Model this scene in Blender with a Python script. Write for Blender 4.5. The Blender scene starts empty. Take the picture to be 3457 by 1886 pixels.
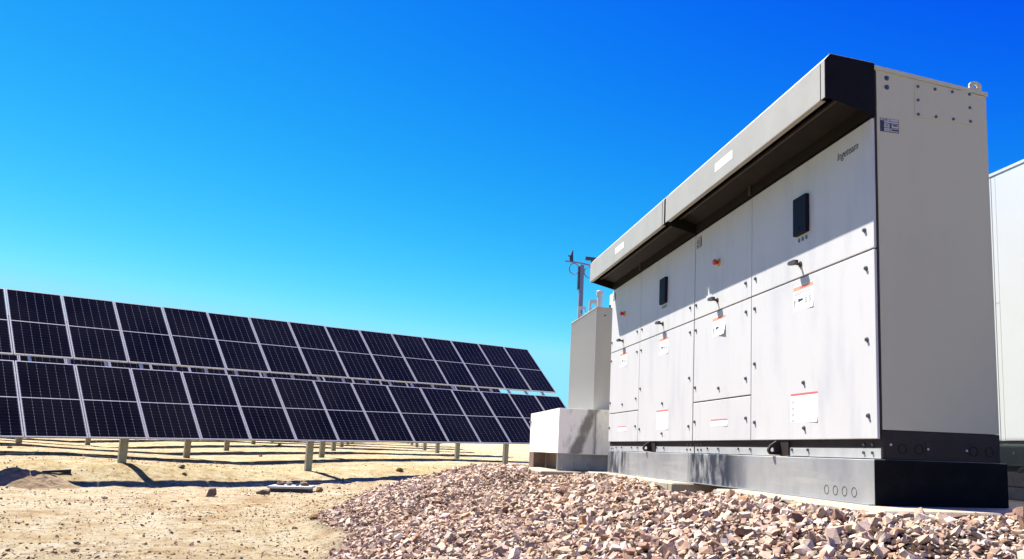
import bpy, bmesh, math, random
import numpy as np
from mathutils import Matrix, Vector

# ------------------------------------------------------------------ camera, sky, sun, exposure
scene = bpy.context.scene
COL = scene.collection
random.seed(7)
RNG = np.random.default_rng(11)

cam_d = bpy.data.cameras.new('camera')
cam = bpy.data.objects.new('camera', cam_d)
COL.objects.link(cam)
C_LOC = Vector((-2.8902, -4.6301, 0.3784))
YAW, PITCH, ROLL = 0.2422, 0.1596, 0.0335
fwd = Vector((math.sin(YAW) * math.cos(PITCH), math.cos(YAW) * math.cos(PITCH), math.sin(PITCH)))
rgt = Vector((math.cos(YAW), -math.sin(YAW), 0))
upv = rgt.cross(fwd)
r2 = rgt * math.cos(ROLL) + upv * math.sin(ROLL)
u2 = -rgt * math.sin(ROLL) + upv * math.cos(ROLL)
cam.matrix_world = Matrix(((r2.x, u2.x, -fwd.x, C_LOC.x), (r2.y, u2.y, -fwd.y, C_LOC.y),
                           (r2.z, u2.z, -fwd.z, C_LOC.z), (0, 0, 0, 1)))
cam_d.sensor_width = 36.0
cam_d.lens = 2891.1 / 3457 * 36
cam_d.shift_x = (1728.5 - 2036.7) / 3457
cam_d.shift_y = (1057.9 - 943.0) / 3457
cam_d.clip_start = 0.05
cam_d.clip_end = 5000
scene.camera = cam

SUN_DIR = Vector((-0.369, 0.406, 0.836)).normalized()
SUN_EL = math.asin(SUN_DIR.z)
SUN_AZ = math.atan2(SUN_DIR.x, SUN_DIR.y)          # clockwise from +Y

world = bpy.data.worlds.new('World')
scene.world = world
world.use_nodes = True
wn, wl = world.node_tree.nodes, world.node_tree.links
wn.clear()
sky = wn.new('ShaderNodeTexSky')
sky.sky_type = 'NISHITA'
sky.sun_disc = False
sky.sun_elevation = SUN_EL
sky.sun_rotation = SUN_AZ
sky.altitude = 700
sky.air_density = 1.0
sky.dust_density = 0.15
sky.ozone_density = 2.5
# the deep saturated blue of the photograph: one tone curve per channel, the same over the whole dome
EXPO = 1.5
SKY_STR = 0.06
sc = wn.new('ShaderNodeSeparateColor')
cc = wn.new('ShaderNodeCombineColor')
wl.new(sky.outputs['Color'], sc.inputs['Color'])


def wmath(op, a, b_):
    n = wn.new('ShaderNodeMath')
    n.operation = op
    wl.new(a, n.inputs[0])
    n.inputs[1].default_value = b_
    return n.outputs[0]


K_ = 1 / (SKY_STR * 2 ** EXPO)
vr = wmath('MINIMUM', wmath('MULTIPLY', sc.outputs['Red'], 0.126), 0.49)
wl.new(wmath('MULTIPLY', wmath('POWER', vr, 4.4), 6.9 * K_), cc.inputs['Red'])
vg = wmath('MINIMUM', wmath('MULTIPLY', sc.outputs['Green'], 0.126), 0.70)
wl.new(wmath('MULTIPLY', wmath('MAXIMUM', wmath('SUBTRACT', vg, 0.195), 0.02), 1.62 * K_), cc.inputs['Green'])
vb = wmath('MINIMUM', wmath('MULTIPLY', sc.outputs['Blue'], 0.126), 1.0)
wl.new(wmath('MULTIPLY', wmath('POWER', vb, 0.22), 1.04 * K_), cc.inputs['Blue'])
bg = wn.new('ShaderNodeBackground')
bg.inputs['Strength'].default_value = SKY_STR
wo = wn.new('ShaderNodeOutputWorld')
wl.new(cc.outputs['Color'], bg.inputs['Color'])
wl.new(bg.outputs['Background'], wo.inputs['Surface'])

sun_d = bpy.data.lights.new('sun', 'SUN')
sun_d.energy = 5.0
sun_d.angle = math.radians(0.5)
sun_d.color = (1.0, 0.955, 0.88)
sun = bpy.data.objects.new('sun', sun_d)
COL.objects.link(sun)
sun.rotation_euler = (-SUN_DIR).to_track_quat('-Z', 'Y').to_euler()
sun.location = (-20, 20, 40)

vs = scene.view_settings
vs.view_transform = 'Standard'
vs.look = 'None'
vs.exposure = EXPO
vs.gamma = 1.0
vs.use_curve_mapping = False

# ------------------------------------------------------------------ materials
MATS = {}
# overall paint factors
ALB = {'cabinet_paint': 1.0, 'label_white': 1.0, 'sticker_cream': 1.0, 'transformer_paint': 0.86, 'container_white': 0.87}


def mat(name, color, rough=0.6, metal=0.0, var=None, scale=3.0, stretch=(1, 1, 1), detail=6.0,
        lo=0.35, hi=0.65, bump=0.0, bscale=40.0, spec=0.5, var2=None, scale2=20.0, lo2=0.55, hi2=0.7,
        stretch2=(1, 1, 1), coat=0.0):
    """Principled material; var = second colour mixed in by noise, var2 = third one."""
    if name in MATS:
        return MATS[name]
    color, var, var2 = [None if c_ is None else tuple(v_ * ALB.get(name, 0.81) for v_ in c_) for c_ in (color, var, var2)]
    m = bpy.data.materials.new(name)
    m.use_nodes = True
    nt = m.node_tree
    b = nt.nodes['Principled BSDF']
    b.inputs['Base Color'].default_value = (*color, 1)
    b.inputs['Roughness'].default_value = rough
    b.inputs['Metallic'].default_value = metal
    b.inputs['Specular IOR Level'].default_value = spec
    b.inputs['Coat Weight'].default_value = coat
    tc = nt.nodes.new('ShaderNodeTexCoord')

    def noise(sc, st, de):
        mp = nt.nodes.new('ShaderNodeMapping')
        mp.inputs['Scale'].default_value = st
        nt.links.new(tc.outputs['Object'], mp.inputs['Vector'])
        n = nt.nodes.new('ShaderNodeTexNoise')
        n.inputs['Scale'].default_value = sc
        n.inputs['Detail'].default_value = de
        n.inputs['Roughness'].default_value = 0.62
        nt.links.new(mp.outputs['Vector'], n.inputs['Vector'])
        return n

    def mixin(prev, n, l, h, col):
        mr = nt.nodes.new('ShaderNodeMapRange')
        mr.inputs['From Min'].default_value = l
        mr.inputs['From Max'].default_value = h
        nt.links.new(n.outputs['Fac'], mr.inputs['Value'])
        mx = nt.nodes.new('ShaderNodeMix')
        mx.data_type = 'RGBA'
        nt.links.new(mr.outputs['Result'], mx.inputs['Factor'])
        if isinstance(prev, tuple):
            mx.inputs['A'].default_value = (*prev, 1)
        else:
            nt.links.new(prev, mx.inputs['A'])
        mx.inputs['B'].default_value = (*col, 1)
        return mx.outputs['Result']
    src = color
    if var:
        src = mixin(src, noise(scale, stretch, detail), lo, hi, var)
    if var2:
        src = mixin(src, noise(scale2, stretch2, detail), lo2, hi2, var2)
    if not isinstance(src, tuple):
        nt.links.new(src, b.inputs['Base Color'])
    if bump > 0:
        n = noise(bscale, (1, 1, 1), 4)
        bp = nt.nodes.new('ShaderNodeBump')
        bp.inputs['Strength'].default_value = 1.0
        bp.inputs['Distance'].default_value = bump
        nt.links.new(n.outputs['Fac'], bp.inputs['Height'])
        nt.links.new(bp.outputs['Normal'], b.inputs['Normal'])
    MATS[name] = m
    return m


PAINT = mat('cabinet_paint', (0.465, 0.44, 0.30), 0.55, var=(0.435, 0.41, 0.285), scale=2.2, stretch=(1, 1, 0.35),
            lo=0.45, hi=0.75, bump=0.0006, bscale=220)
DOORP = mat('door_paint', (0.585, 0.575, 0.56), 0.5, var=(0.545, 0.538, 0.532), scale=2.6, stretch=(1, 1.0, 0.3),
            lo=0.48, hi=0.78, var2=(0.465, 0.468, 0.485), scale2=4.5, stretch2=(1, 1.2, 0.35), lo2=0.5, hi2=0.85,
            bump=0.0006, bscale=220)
CANOPY = mat('canopy_paint', (0.40, 0.385, 0.335), 0.5, var=(0.36, 0.35, 0.31), scale=4, bump=0.0005, bscale=200)
BLACKP = mat('black_plastic', (0.006, 0.005, 0.005), 0.6, var=(0.009, 0.008, 0.007), scale=5, spec=0.12)
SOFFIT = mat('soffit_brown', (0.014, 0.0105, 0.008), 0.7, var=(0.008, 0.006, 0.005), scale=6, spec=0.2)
BAR = mat('soffit_trim', (0.06, 0.05, 0.04), 0.6)
GALV = mat('galvanised_steel', (0.36, 0.37, 0.38), 0.45, 0.55, var=(0.23, 0.24, 0.26), scale=3.0, stretch=(1, 1, 0.5),
           lo=0.42, hi=0.7, var2=(0.44, 0.45, 0.45), scale2=14, stretch2=(1, 0.4, 1), lo2=0.55, hi2=0.75,
           bump=0.0008, bscale=60)
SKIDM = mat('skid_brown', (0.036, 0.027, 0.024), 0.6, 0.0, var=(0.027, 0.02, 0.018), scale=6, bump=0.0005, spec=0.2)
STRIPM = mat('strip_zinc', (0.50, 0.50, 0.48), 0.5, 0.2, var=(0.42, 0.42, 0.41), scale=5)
PLINTHD = mat('plinth_black', (0.005, 0.0045, 0.005), 0.7, var=(0.016, 0.014, 0.012), scale=5, stretch=(1, 1, 2), lo=.5, hi=.8, spec=0.1)
GAPM = mat('seam_dark', (0.03, 0.028, 0.027), 0.8)
SCREW = mat('screw_steel', (0.16, 0.165, 0.18), 0.35, 0.8)
HANDLE = mat('handle_grey', (0.055, 0.053, 0.05), 0.55, spec=0.25)
NAVY = mat('display_navy', (0.010, 0.009, 0.022), 0.6, spec=0.12)
REDP = mat('stop_red', (0.62, 0.02, 0.012), 0.4)
YELP = mat('stop_yellow', (0.62, 0.36, 0.02), 0.5)
LBLW = mat('label_white', (0.82, 0.82, 0.80), 0.4)
LBLO = mat('label_orange', (0.85, 0.34, 0.20), 0.5)
LBLR = mat('label_red', (0.62, 0.13, 0.13), 0.5)
INK = mat('print_grey', (0.30, 0.30, 0.31), 0.6)
INKD = mat('print_dark', (0.035, 0.034, 0.045), 0.6)
INKL = mat('print_light', (0.50, 0.50, 0.50), 0.6)
STICK = mat('sticker_cream', (0.78, 0.77, 0.70), 0.5)
CONC = mat('slab_concrete', (0.46, 0.39, 0.28), 0.85, var=(0.37, 0.30, 0.20), scale=6, bump=0.004, bscale=30,
           var2=(0.30, 0.24, 0.18), scale2=22, lo2=0.6, hi2=0.72)
BLOCK = mat('block_concrete', (0.38, 0.36, 0.33), 0.85, var=(0.30, 0.28, 0.25), scale=9, bump=0.003)
BROWNP = mat('primer_brown', (0.22, 0.14, 0.10), 0.6, var=(0.17, 0.11, 0.08), scale=5)
TANKP = mat('transformer_paint', (0.445, 0.435, 0.395), 0.5, var=(0.385, 0.378, 0.35), scale=2.5, stretch=(1, 1, .3))
ALU = mat('aluminium_frame', (0.60, 0.585, 0.54), 0.45, 0.1, var=(0.5, 0.49, 0.45), scale=8)
RAILM = mat('rail_steel', (0.62, 0.61, 0.57), 0.6, 0.0)
POSTM = mat('post_steel', (0.46, 0.455, 0.41), 0.5, 0.1, var=(0.38, 0.375, 0.335), scale=6, stretch=(1, 1, .3))
BACKM = mat('module_back', (0.05, 0.05, 0.06), 0.6)
MASTM = mat('mast_blue_grey', (0.19, 0.19, 0.27), 0.45, 0.2)
MASTD = mat('sensor_dark', (0.03, 0.03, 0.06), 0.5)
LIDM = mat('lid_white', (0.62, 0.62, 0.60), 0.6, var=(0.5, 0.49, 0.46), scale=12)
PIPEM = mat('dark_pipe', (0.03, 0.028, 0.03), 0.6)
ROCKM = mat('rock_tan', (0.22, 0.15, 0.09), 0.9, var=(0.15, 0.10, 0.065), scale=9, bump=0.01, bscale=18)
CLODM = mat('clod_ochre', (0.30, 0.17, 0.06), 0.95, var=(0.21, 0.11, 0.04), scale=14, bump=0.012, bscale=24)
ROCKG = mat('rock_grey', (0.25, 0.215, 0.165), 0.9, var=(0.18, 0.15, 0.12), scale=9, bump=0.01, bscale=18)
CONTW = mat('container_white', (0.545, 0.58, 0.585), 0.5, var=(0.53, 0.56, 0.565), scale=2)
CONTG = mat('container_skid', (0.24, 0.29, 0.29), 0.5, 0.3, var=(0.2, 0.24, 0.24), scale=5)
WIREM = mat('lug_grey', (0.50, 0.50, 0.485), 0.5)


def glass_material():
    m = bpy.data.materials.new('solar_glass')
    m.use_nodes = True
    nt = m.node_tree
    N, L = nt.nodes, nt.links
    b = N['Principled BSDF']
    uv = N.new('ShaderNodeUVMap')
    sep = N.new('ShaderNodeSeparateXYZ')
    L.new(uv.outputs['UV'], sep.inputs['Vector'])

    def math_(op, a, c=None, d=None):
        n = N.new('ShaderNodeMath')
        n.operation = op
        for k, v in enumerate((a, c, d)):
            if v is None:
                continue
            if isinstance(v, (int, float)):
                n.inputs[k].default_value = v
            else:
                L.new(v, n.inputs[k])
        return n.outputs[0]

    def line(src, count, width):
        f = math_('FRACT', math_('MULTIPLY', src, count))
        dd = math_('ABSOLUTE', math_('SUBTRACT', f, 0.5))
        return math_('GREATER_THAN', dd, 0.5 - width), dd
    lu, du = line(sep.outputs['X'], 6, 0.016)
    lv, dv = line(sep.outputs['Y'], 12, 0.032)
    # diamonds at the cell corners
    cx = math_('MULTIPLY', math_('SUBTRACT', 0.5, du), 1.0)
    cy = math_('MULTIPLY', math_('SUBTRACT', 0.5, dv), 0.5)
    dia = math_('LESS_THAN', math_('ADD', cx, cy), 0.052)
    bus = line(sep.outputs['X'], 54, 0.05)[0]
    tc = N.new('ShaderNodeTexCoord')
    geo = N.new('ShaderNodeNewGeometry')
    nz = N.new('ShaderNodeTexNoise')
    nz.inputs['Scale'].default_value = 0.9
    nz.inputs['Detail'].default_value = 5
    L.new(geo.outputs['Position'], nz.inputs['Vector'])
    info = N.new('ShaderNodeObjectInfo')

    def mix(f, a, c):
        x = N.new('ShaderNodeMix')
        x.data_type = 'RGBA'
        L.new(f, x.inputs['Factor'])
        for key, v in (('A', a), ('B', c)):
            if isinstance(v, tuple):
                x.inputs[key].default_value = (*v, 1)
            else:
                L.new(v, x.inputs[key])
        return x.outputs['Result']
    base = mix(info.outputs['Random'], (0.0028, 0.0028, 0.0036), (0.0046, 0.0044, 0.0052))
    dust = mix(math_('MULTIPLY', math_('SUBTRACT', nz.outputs['Fac'], 0.35), 0.9), base, (0.022, 0.020, 0.016))
    c1 = mix(math_('MULTIPLY', bus, 0.25), dust, (0.03, 0.032, 0.04))
    c2 = mix(math_('MULTIPLY', lv, 0.5), c1, (0.035, 0.036, 0.045))
    c3 = mix(math_('MULTIPLY', lu, 0.7), c2, (0.15, 0.155, 0.16))
    c4 = mix(math_('MULTIPLY', dia, 0.8), c3, (0.26, 0.27, 0.28))
    L.new(c4, b.inputs['Base Color'])
    rg = math_('ADD', math_('MULTIPLY', nz.outputs['Fac'], 0.12), 0.06)
    L.new(rg, b.inputs['Roughness'])
    b.inputs['IOR'].default_value = 1.45
    b.inputs['Specular IOR Level'].default_value = 0.075
    return m


GLASS = glass_material()


def vcol_material(name, rough=0.9, bump=0.002, bscale=90):
    m = bpy.data.materials.new(name)
    m.use_nodes = True
    nt = m.node_tree
    b = nt.nodes['Principled BSDF']
    a = nt.nodes.new('ShaderNodeAttribute')
    a.attribute_name = 'tint'
    g = nt.nodes.new('ShaderNodeNewGeometry')
    n = nt.nodes.new('ShaderNodeTexNoise')
    n.inputs['Scale'].default_value = 28
    n.inputs['Detail'].default_value = 5
    nt.links.new(g.outputs['Position'], n.inputs['Vector'])
    mr = nt.nodes.new('ShaderNodeMapRange')
    mr.inputs['From Min'].default_value = 0.3
    mr.inputs['From Max'].default_value = 0.7
    mr.inputs['To Min'].default_value = 0.78
    mr.inputs['To Max'].default_value = 1.12
    nt.links.new(n.outputs['Fac'], mr.inputs['Value'])
    mx = nt.nodes.new('ShaderNodeVectorMath')
    mx.operation = 'SCALE'
    nt.links.new(a.outputs['Color'], mx.inputs[0])
    nt.links.new(mr.outputs['Result'], mx.inputs['Scale'])
    nt.links.new(mx.outputs['Vector'], b.inputs['Base Color'])
    b.inputs['Roughness'].default_value = rough
    b.inputs['Specular IOR Level'].default_value = 0.25
    bp = nt.nodes.new('ShaderNodeBump')
    bp.inputs['Distance'].default_value = bump
    bp.inputs['Strength'].default_value = 1
    n2 = nt.nodes.new('ShaderNodeTexNoise')
    n2.inputs['Scale'].default_value = bscale
    n2.inputs['Detail'].default_value = 4
    nt.links.new(g.outputs['Position'], n2.inputs['Vector'])
    nt.links.new(n2.outputs['Fac'], bp.inputs['Height'])
    nt.links.new(bp.outputs['Normal'], b.inputs['Normal'])
    return m


STONEM = vcol_material('gravel_stone')


def ground_material():
    m = bpy.data.materials.new('dry_earth')
    m.use_nodes = True
    nt = m.node_tree
    N, L = nt.nodes, nt.links
    b = N['Principled BSDF']
    g = N.new('ShaderNodeNewGeometry')

    def noise(scale, det=6, rough=0.6, st=(1, 1, 1)):
        mp = N.new('ShaderNodeMapping')
        mp.inputs['Scale'].default_value = st
        L.new(g.outputs['Position'], mp.inputs['Vector'])
        n = N.new('ShaderNodeTexNoise')
        n.inputs['Scale'].default_value = scale
        n.inputs['Detail'].default_value = det
        n.inputs['Roughness'].default_value = rough
        L.new(mp.outputs['Vector'], n.inputs['Vector'])
        return n.outputs['Fac']

    def mr(v, a, c, lo=0.0, hi=1.0):
        n = N.new('ShaderNodeMapRange')
        n.inputs['From Min'].default_value = a
        n.inputs['From Max'].default_value = c
        n.inputs['To Min'].default_value = lo
        n.inputs['To Max'].default_value = hi
        L.new(v, n.inputs['Value'])
        return n.outputs['Result']

    def mix(f, a, c):
        x = N.new('ShaderNodeMix')
        x.data_type = 'RGBA'
        L.new(f, x.inputs['Factor'])
        for key, v in (('A', a), ('B', c)):
            if isinstance(v, tuple):
                x.inputs[key].default_value = (*v, 1)
            else:
                L.new(v, x.inputs[key])
        return x.outputs['Result']
    c = mix(mr(noise(0.35), 0.42, 0.6), (0.56, 0.465, 0.275), (0.50, 0.385, 0.20))
    c = mix(mr(noise(2.3), 0.5, 0.72, 0, 0.8), c, (0.60, 0.53, 0.36))
    c = mix(mr(noise(1.3, 7, .7, (1, .55, 1)), .48, .64, 0, .7), c, (0.33, 0.20, 0.075))
    c = mix(mr(noise(7.0, 8, 0.7), 0.52, 0.66, 0, 0.8), c, (0.22, 0.12, 0.045))
    c = mix(mr(noise(26.0, 5, 0.7), 0.54, 0.66, 0, 0.85), c, (0.11, 0.06, 0.03))
    c = mix(mr(noise(70.0, 3, .7, (1, .6, 1)), 0.60, 0.72, 0, 0.7), c, (0.20, 0.12, 0.05))
    c = mix(mr(noise(4.0, 7, .7, (.6, 1, 1)), 0.5, 0.7, 0, 0.75), c, (0.66, 0.595, 0.45))
    att = N.new('ShaderNodeAttribute')
    att.attribute_name = 'pad'
    c = mix(att.outputs['Fac'], c, (0.075, 0.045, 0.028))
    L.new(c, b.inputs['Base Color'])
    b.inputs['Roughness'].default_value = 0.95
    b.inputs['Specular IOR Level'].default_value = 0.15
    bp = N.new('ShaderNodeBump')
    bp.inputs['Strength'].default_value = 1.0
    bp.inputs['Distance'].default_value = 0.05
    hsum = N.new('ShaderNodeMath')
    hsum.operation = 'ADD'
    L.new(noise(14, 8, 0.75), hsum.inputs[0])
    L.new(noise(60, 4, 0.7), hsum.inputs[1])
    L.new(hsum.outputs[0], bp.inputs['Height'])
    L.new(bp.outputs['Normal'], b.inputs['Normal'])
    return m


# ------------------------------------------------------------------ helpers
class MB:
    """collects simple shapes into one mesh"""

    def __init__(self):
        self.v, self.f, self.uv = [], [], None

    def add(self, vs_, fs_):
        o = len(self.v)
        self.v += [tuple(p) for p in vs_]
        self.f += [tuple(o + i for i in f) for f in fs_]
        return self

    def box(self, x0, x1, y0, y1, z0, z1, c=0.0):
        if x0 > x1: x0, x1 = x1, x0
        if y0 > y1: y0, y1 = y1, y0
        if z0 > z1: z0, z1 = z1, z0
        if c <= 0:
            vs_ = [(x, y, z) for x in (x0, x1) for y in (y0, y1) for z in (z0, z1)]
            return self.add(vs_, [(0, 1, 3, 2), (4, 6, 7, 5), (0, 4, 5, 1), (2, 3, 7, 6), (0, 2, 6, 4), (1, 5, 7, 3)])
        bm = bmesh.new()
        bmesh.ops.create_cube(bm, size=1)
        bmesh.ops.scale(bm, vec=(x1 - x0, y1 - y0, z1 - z0), verts=bm.verts)
        bmesh.ops.translate(bm, vec=((x0 + x1) / 2, (y0 + y1) / 2, (z0 + z1) / 2), verts=bm.verts)
        bmesh.ops.bevel(bm, geom=list(bm.edges), offset=c, segments=2, profile=0.5, affect='EDGES')
        self.bm(bm)
        return self

    def bm(self, bm):
        bm.verts.index_update()
        self.add([tuple(v.co) for v in bm.verts], [[v.index for v in f.verts] for f in bm.faces])
        bm.free()
        return self

    def prism(self, poly, axis, a, b):
        """poly = 2D points; extruded along axis ('x','y','z') from a to b"""
        def P(p, t):
            return {'x': (t, p[0], p[1]), 'y': (p[0], t, p[1]), 'z': (p[0], p[1], t)}[axis]
        n = len(poly)
        vs_ = [P(p, a) for p in poly] + [P(p, b) for p in poly]
        fs_ = [tuple(range(n))[::-1], tuple(range(n, 2 * n))]
        for i in range(n):
            j = (i + 1) % n
            fs_.append((i, j, n + j, n + i))
        return self.add(vs_, fs_)

    def cyl(self, p0, p1, ra, rb=None, n=16, cap=True):
        rb = ra if rb is None else rb
        p0, p1 = Vector(p0), Vector(p1)
        d = (p1 - p0).normalized()
        a = d.orthogonal().normalized()
        b = d.cross(a)
        vs_ = []
        for p, r in ((p0, ra), (p1, rb)):
            for i in range(n):
                t = 2 * math.pi * i / n
                vs_.append(tuple(p + a * (math.cos(t) * r) + b * (math.sin(t) * r)))
        fs_ = [(i, (i + 1) % n, n + (i + 1) % n, n + i) for i in range(n)]
        if cap:
            fs_ += [tuple(range(n))[::-1], tuple(range(n, 2 * n))]
        return self.add(vs_, fs_)

    def ring(self, c, axis, r0, r1, t, n=24):
        """flat annulus plate of thickness t"""
        vs_, fs_ = [], []
        for k in range(n):
            a = 2 * math.pi * k / n
            for r in (r0, r1):
                for s in (0, t):
                    u, w = math.cos(a) * r, math.sin(a) * r
                    if axis == 'x': vs_.append((c[0] + s, c[1] + u, c[2] + w))
                    elif axis == 'y': vs_.append((c[0] + u, c[1] + s, c[2] + w))
                    else: vs_.append((c[0] + u, c[1] + w, c[2] + s))
        for k in range(n):
            a, b = 4 * k, 4 * ((k + 1) % n)
            fs_ += [(a, b, b + 2, a + 2), (a + 1, a + 3, b + 3, b + 1), (a, a + 1, b + 1, b), (a + 2, b + 2, b + 3, a + 3)]
        return self.add(vs_, fs_)

    def tube(self, pts, r, n=8):
        for a, b in zip(pts[:-1], pts[1:]):
            self.cyl(a, b, r, r, n)
        return self

    def mesh(self, name, m, smooth=False):
        me = bpy.data.meshes.new(name)
        me.from_pydata(self.v, [], self.f)
        bm = bmesh.new()
        bm.from_mesh(me)
        bmesh.ops.recalc_face_normals(bm, faces=bm.faces)
        bm.to_mesh(me)
        bm.free()
        if m: me.materials.append(m)
        if smooth:
            me.polygons.foreach_set('use_smooth', [True] * len(me.polygons))
        me.update()
        return me

    def build(self, name, m, parent=None, smooth=False):
        return link(name, self.mesh(name, m, smooth), parent)


def link(name, me, parent=None):
    o = bpy.data.objects.new(name, me)
    COL.objects.link(o)
    if parent is not None:
        o.parent = parent
    return o


def tag(o, label=None, cat=None, group=None, kind=None):
    if label: o['label'] = label
    if cat: o['category'] = cat
    if group: o['group'] = group
    if kind: o['kind'] = kind
    return o


def thing(name, label, cat, loc=(0, 0, 0), group=None):
    o = bpy.data.objects.new(name, None)
    COL.objects.link(o)
    o.location = loc
    return tag(o, label, cat, group)


def copy_tree(o, parent=None):
    c = o.copy()
    COL.objects.link(c)
    c.parent = parent
    for ch in list(o.children):
        copy_tree(ch, c)
    return c


def B(name, m, parent, *a, c=0.0):
    return MB().box(*a, c=c).build(name, m, parent)


# ------------------------------------------------------------------ terrain heights
def vnoise(x, y, seed=0):
    xi, yi = np.floor(x).astype(np.int64), np.floor(y).astype(np.int64)
    fx, fy = x - xi, y - yi
    fx, fy = fx * fx * (3 - 2 * fx), fy * fy * (3 - 2 * fy)

    def h(a, b):
        n = (a * 374761393 + b * 668265263 + seed * 974634777) & 0xffffffff
        n = ((n ^ (n >> 13)) * 1274126177) & 0xffffffff
        return ((n ^ (n >> 16)) & 0xffff) / 65535.0
    return (h(xi, yi) * (1 - fx) + h(xi + 1, yi) * fx) * (1 - fy) + (h(xi, yi + 1) * (1 - fx) + h(xi + 1, yi + 1) * fx) * fy


def fbm(x, y, octs=4, seed=0, gain=0.5):
    s, a, t = 0, 1.0, 0
    for k in range(octs):
        s = s + a * (vnoise(x * 2 ** k, y * 2 ** k, seed + k) - 0.5)
        t += a
        a *= gain
    return s / t


T_O = np.array([-9.3428, 13.4830, 0.2954])          # lower edge of the front table
T_A = np.array([0.84915, 0.52815, 0.01963])
T_B = np.array([-0.38360, 0.59143, 0.70927])
T_A /= np.linalg.norm(T_A)
T_B = T_B - T_A * (T_A @ T_B)
T_B /= np.linalg.norm(T_B)
T_N = np.cross(T_A, T_B)
PITCH_M = 1.06
MOD_L, GAP = 2.095, 0.196
ROW_D = np.array([0.0, 6.4, 0.11])

SLAB_Z = 0.1145


def pad_dist(x, y):
    def rect(x0, x1, y0, y1):
        dx = np.maximum(np.maximum(x0 - x, x - x1), 0)
        dy = np.maximum(np.maximum(y0 - y, y - y1), 0)
        return np.hypot(dx, dy)
    return np.minimum(rect(-0.3, 4.2, -0.49, 6.6), rect(-0.87, 4.2, 6.6, 9.7))


def ground_z(x, y, fine=True):
    x = np.asarray(x, float); y = np.asarray(y, float)
    ax, ay = 0.8492, 0.5281
    i = ((x - T_O[0]) * ax + (y - T_O[1]) * ay) / PITCH_M
    d = -(x - T_O[0]) * ay + (y - T_O[1]) * ax
    zl = np.interp(i, [-12, -2, 0, 2, 4, 6, 8, 10, 14], [-.6, -.62, -.62, -.615, -.59, -.54, -.45, -.36, -.27])
    zp = np.interp(i, [-4, 2.1, 4.2, 6.2, 9.5, 12.2, 15], [-.3, -.2, -.3, -.36, -.22, -.16, -.18])
    w = np.clip((d + 7) / 6.6, 0, 1)
    z = -0.62 * (1 - w) + zl * w
    t = np.clip((d - 0.15) / 1.45, 0, 1); t = t * t * (3 - 2 * t)
    far = zp + 0.0092 * np.clip(d - 1.6, 0, 46) + 0.0066 * np.clip(d - 47.6, 0, 2600)
    for kk in range(1, 9):
        far = far + 0.062 / (1 + np.exp(-np.clip((d - 5.435 * kk - .35) / .25, -40, 40)))
    z = z * (1 - t) + far * t
    z = z + np.where(d > 2, 1, .35) * 0.10 * fbm(x * .16 + 3, y * .35, 3, 5) * np.clip(np.hypot(x + 2.9, y + 4.6) / 9 - .3, 0, 1)
    # rough berm by the front row
    z = z + 0.09 * np.exp(-((d + 0.35) / 0.45) ** 2) * np.clip(fbm(i * 1.1, d * 0.4, 3, 9) * 2.2, -.4, 1)
    rag = np.exp(-((d - .3) / 1.1) ** 2) + .5 * (d > 3) * (d < 40)
    z = z + rag * (0.05 * fbm(x * 2.6 + 9, y * 2.6, 4, 61, .65) + 0.03 * np.maximum(fbm(x * 6, y * 6, 3, 67), 0))
    pd = pad_dist(x, y)
    pz = 0.088 - 0.05 * np.minimum(pd, .6) - 0.265 * np.maximum(pd - .6, 0) + 0.05 * fbm(x * .9, y * .9, 3, 21) * np.clip(pd * 2, 0, 1)
    pz = pz - 0.24 * np.exp(-(((x + .2) / .5) ** 2 + ((y - 2.5) / .55) ** 2))
    pz = pz - 0.17 * np.exp(-(((x + .3) / .7) ** 2 + ((y - 6.5) / .42) ** 2))
    z = np.maximum(z, pz) + 0.02 * np.exp(-np.abs(z - pz) / .05)
    if fine:
        r = np.hypot(x + 2.89, y + 4.63)
        k = np.clip(1.4 - r / 25, .25, 1)
        z = z + k * (0.045 * fbm(x * 2.1, y * 2.1, 3, 31) + 0.045 * fbm(x * 7, y * 9, 4, 41, .7))
    return z


def pad_mask(x, y):
    """1 where the crushed stone lies"""
    pd = pad_dist(x, y) + 0.34 * fbm(x * 1.3, y * 1.3, 4, 77)
    lim = np.interp(y, [-3, 1, 4, 7, 9.5, 10.6, 11.5], [3.22, 3.22, 3.08, 2.85, 2.35, 1.65, 1.2])
    return np.clip((lim - pd) / 0.35, 0, 1)
#__GROUND_END__


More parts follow.
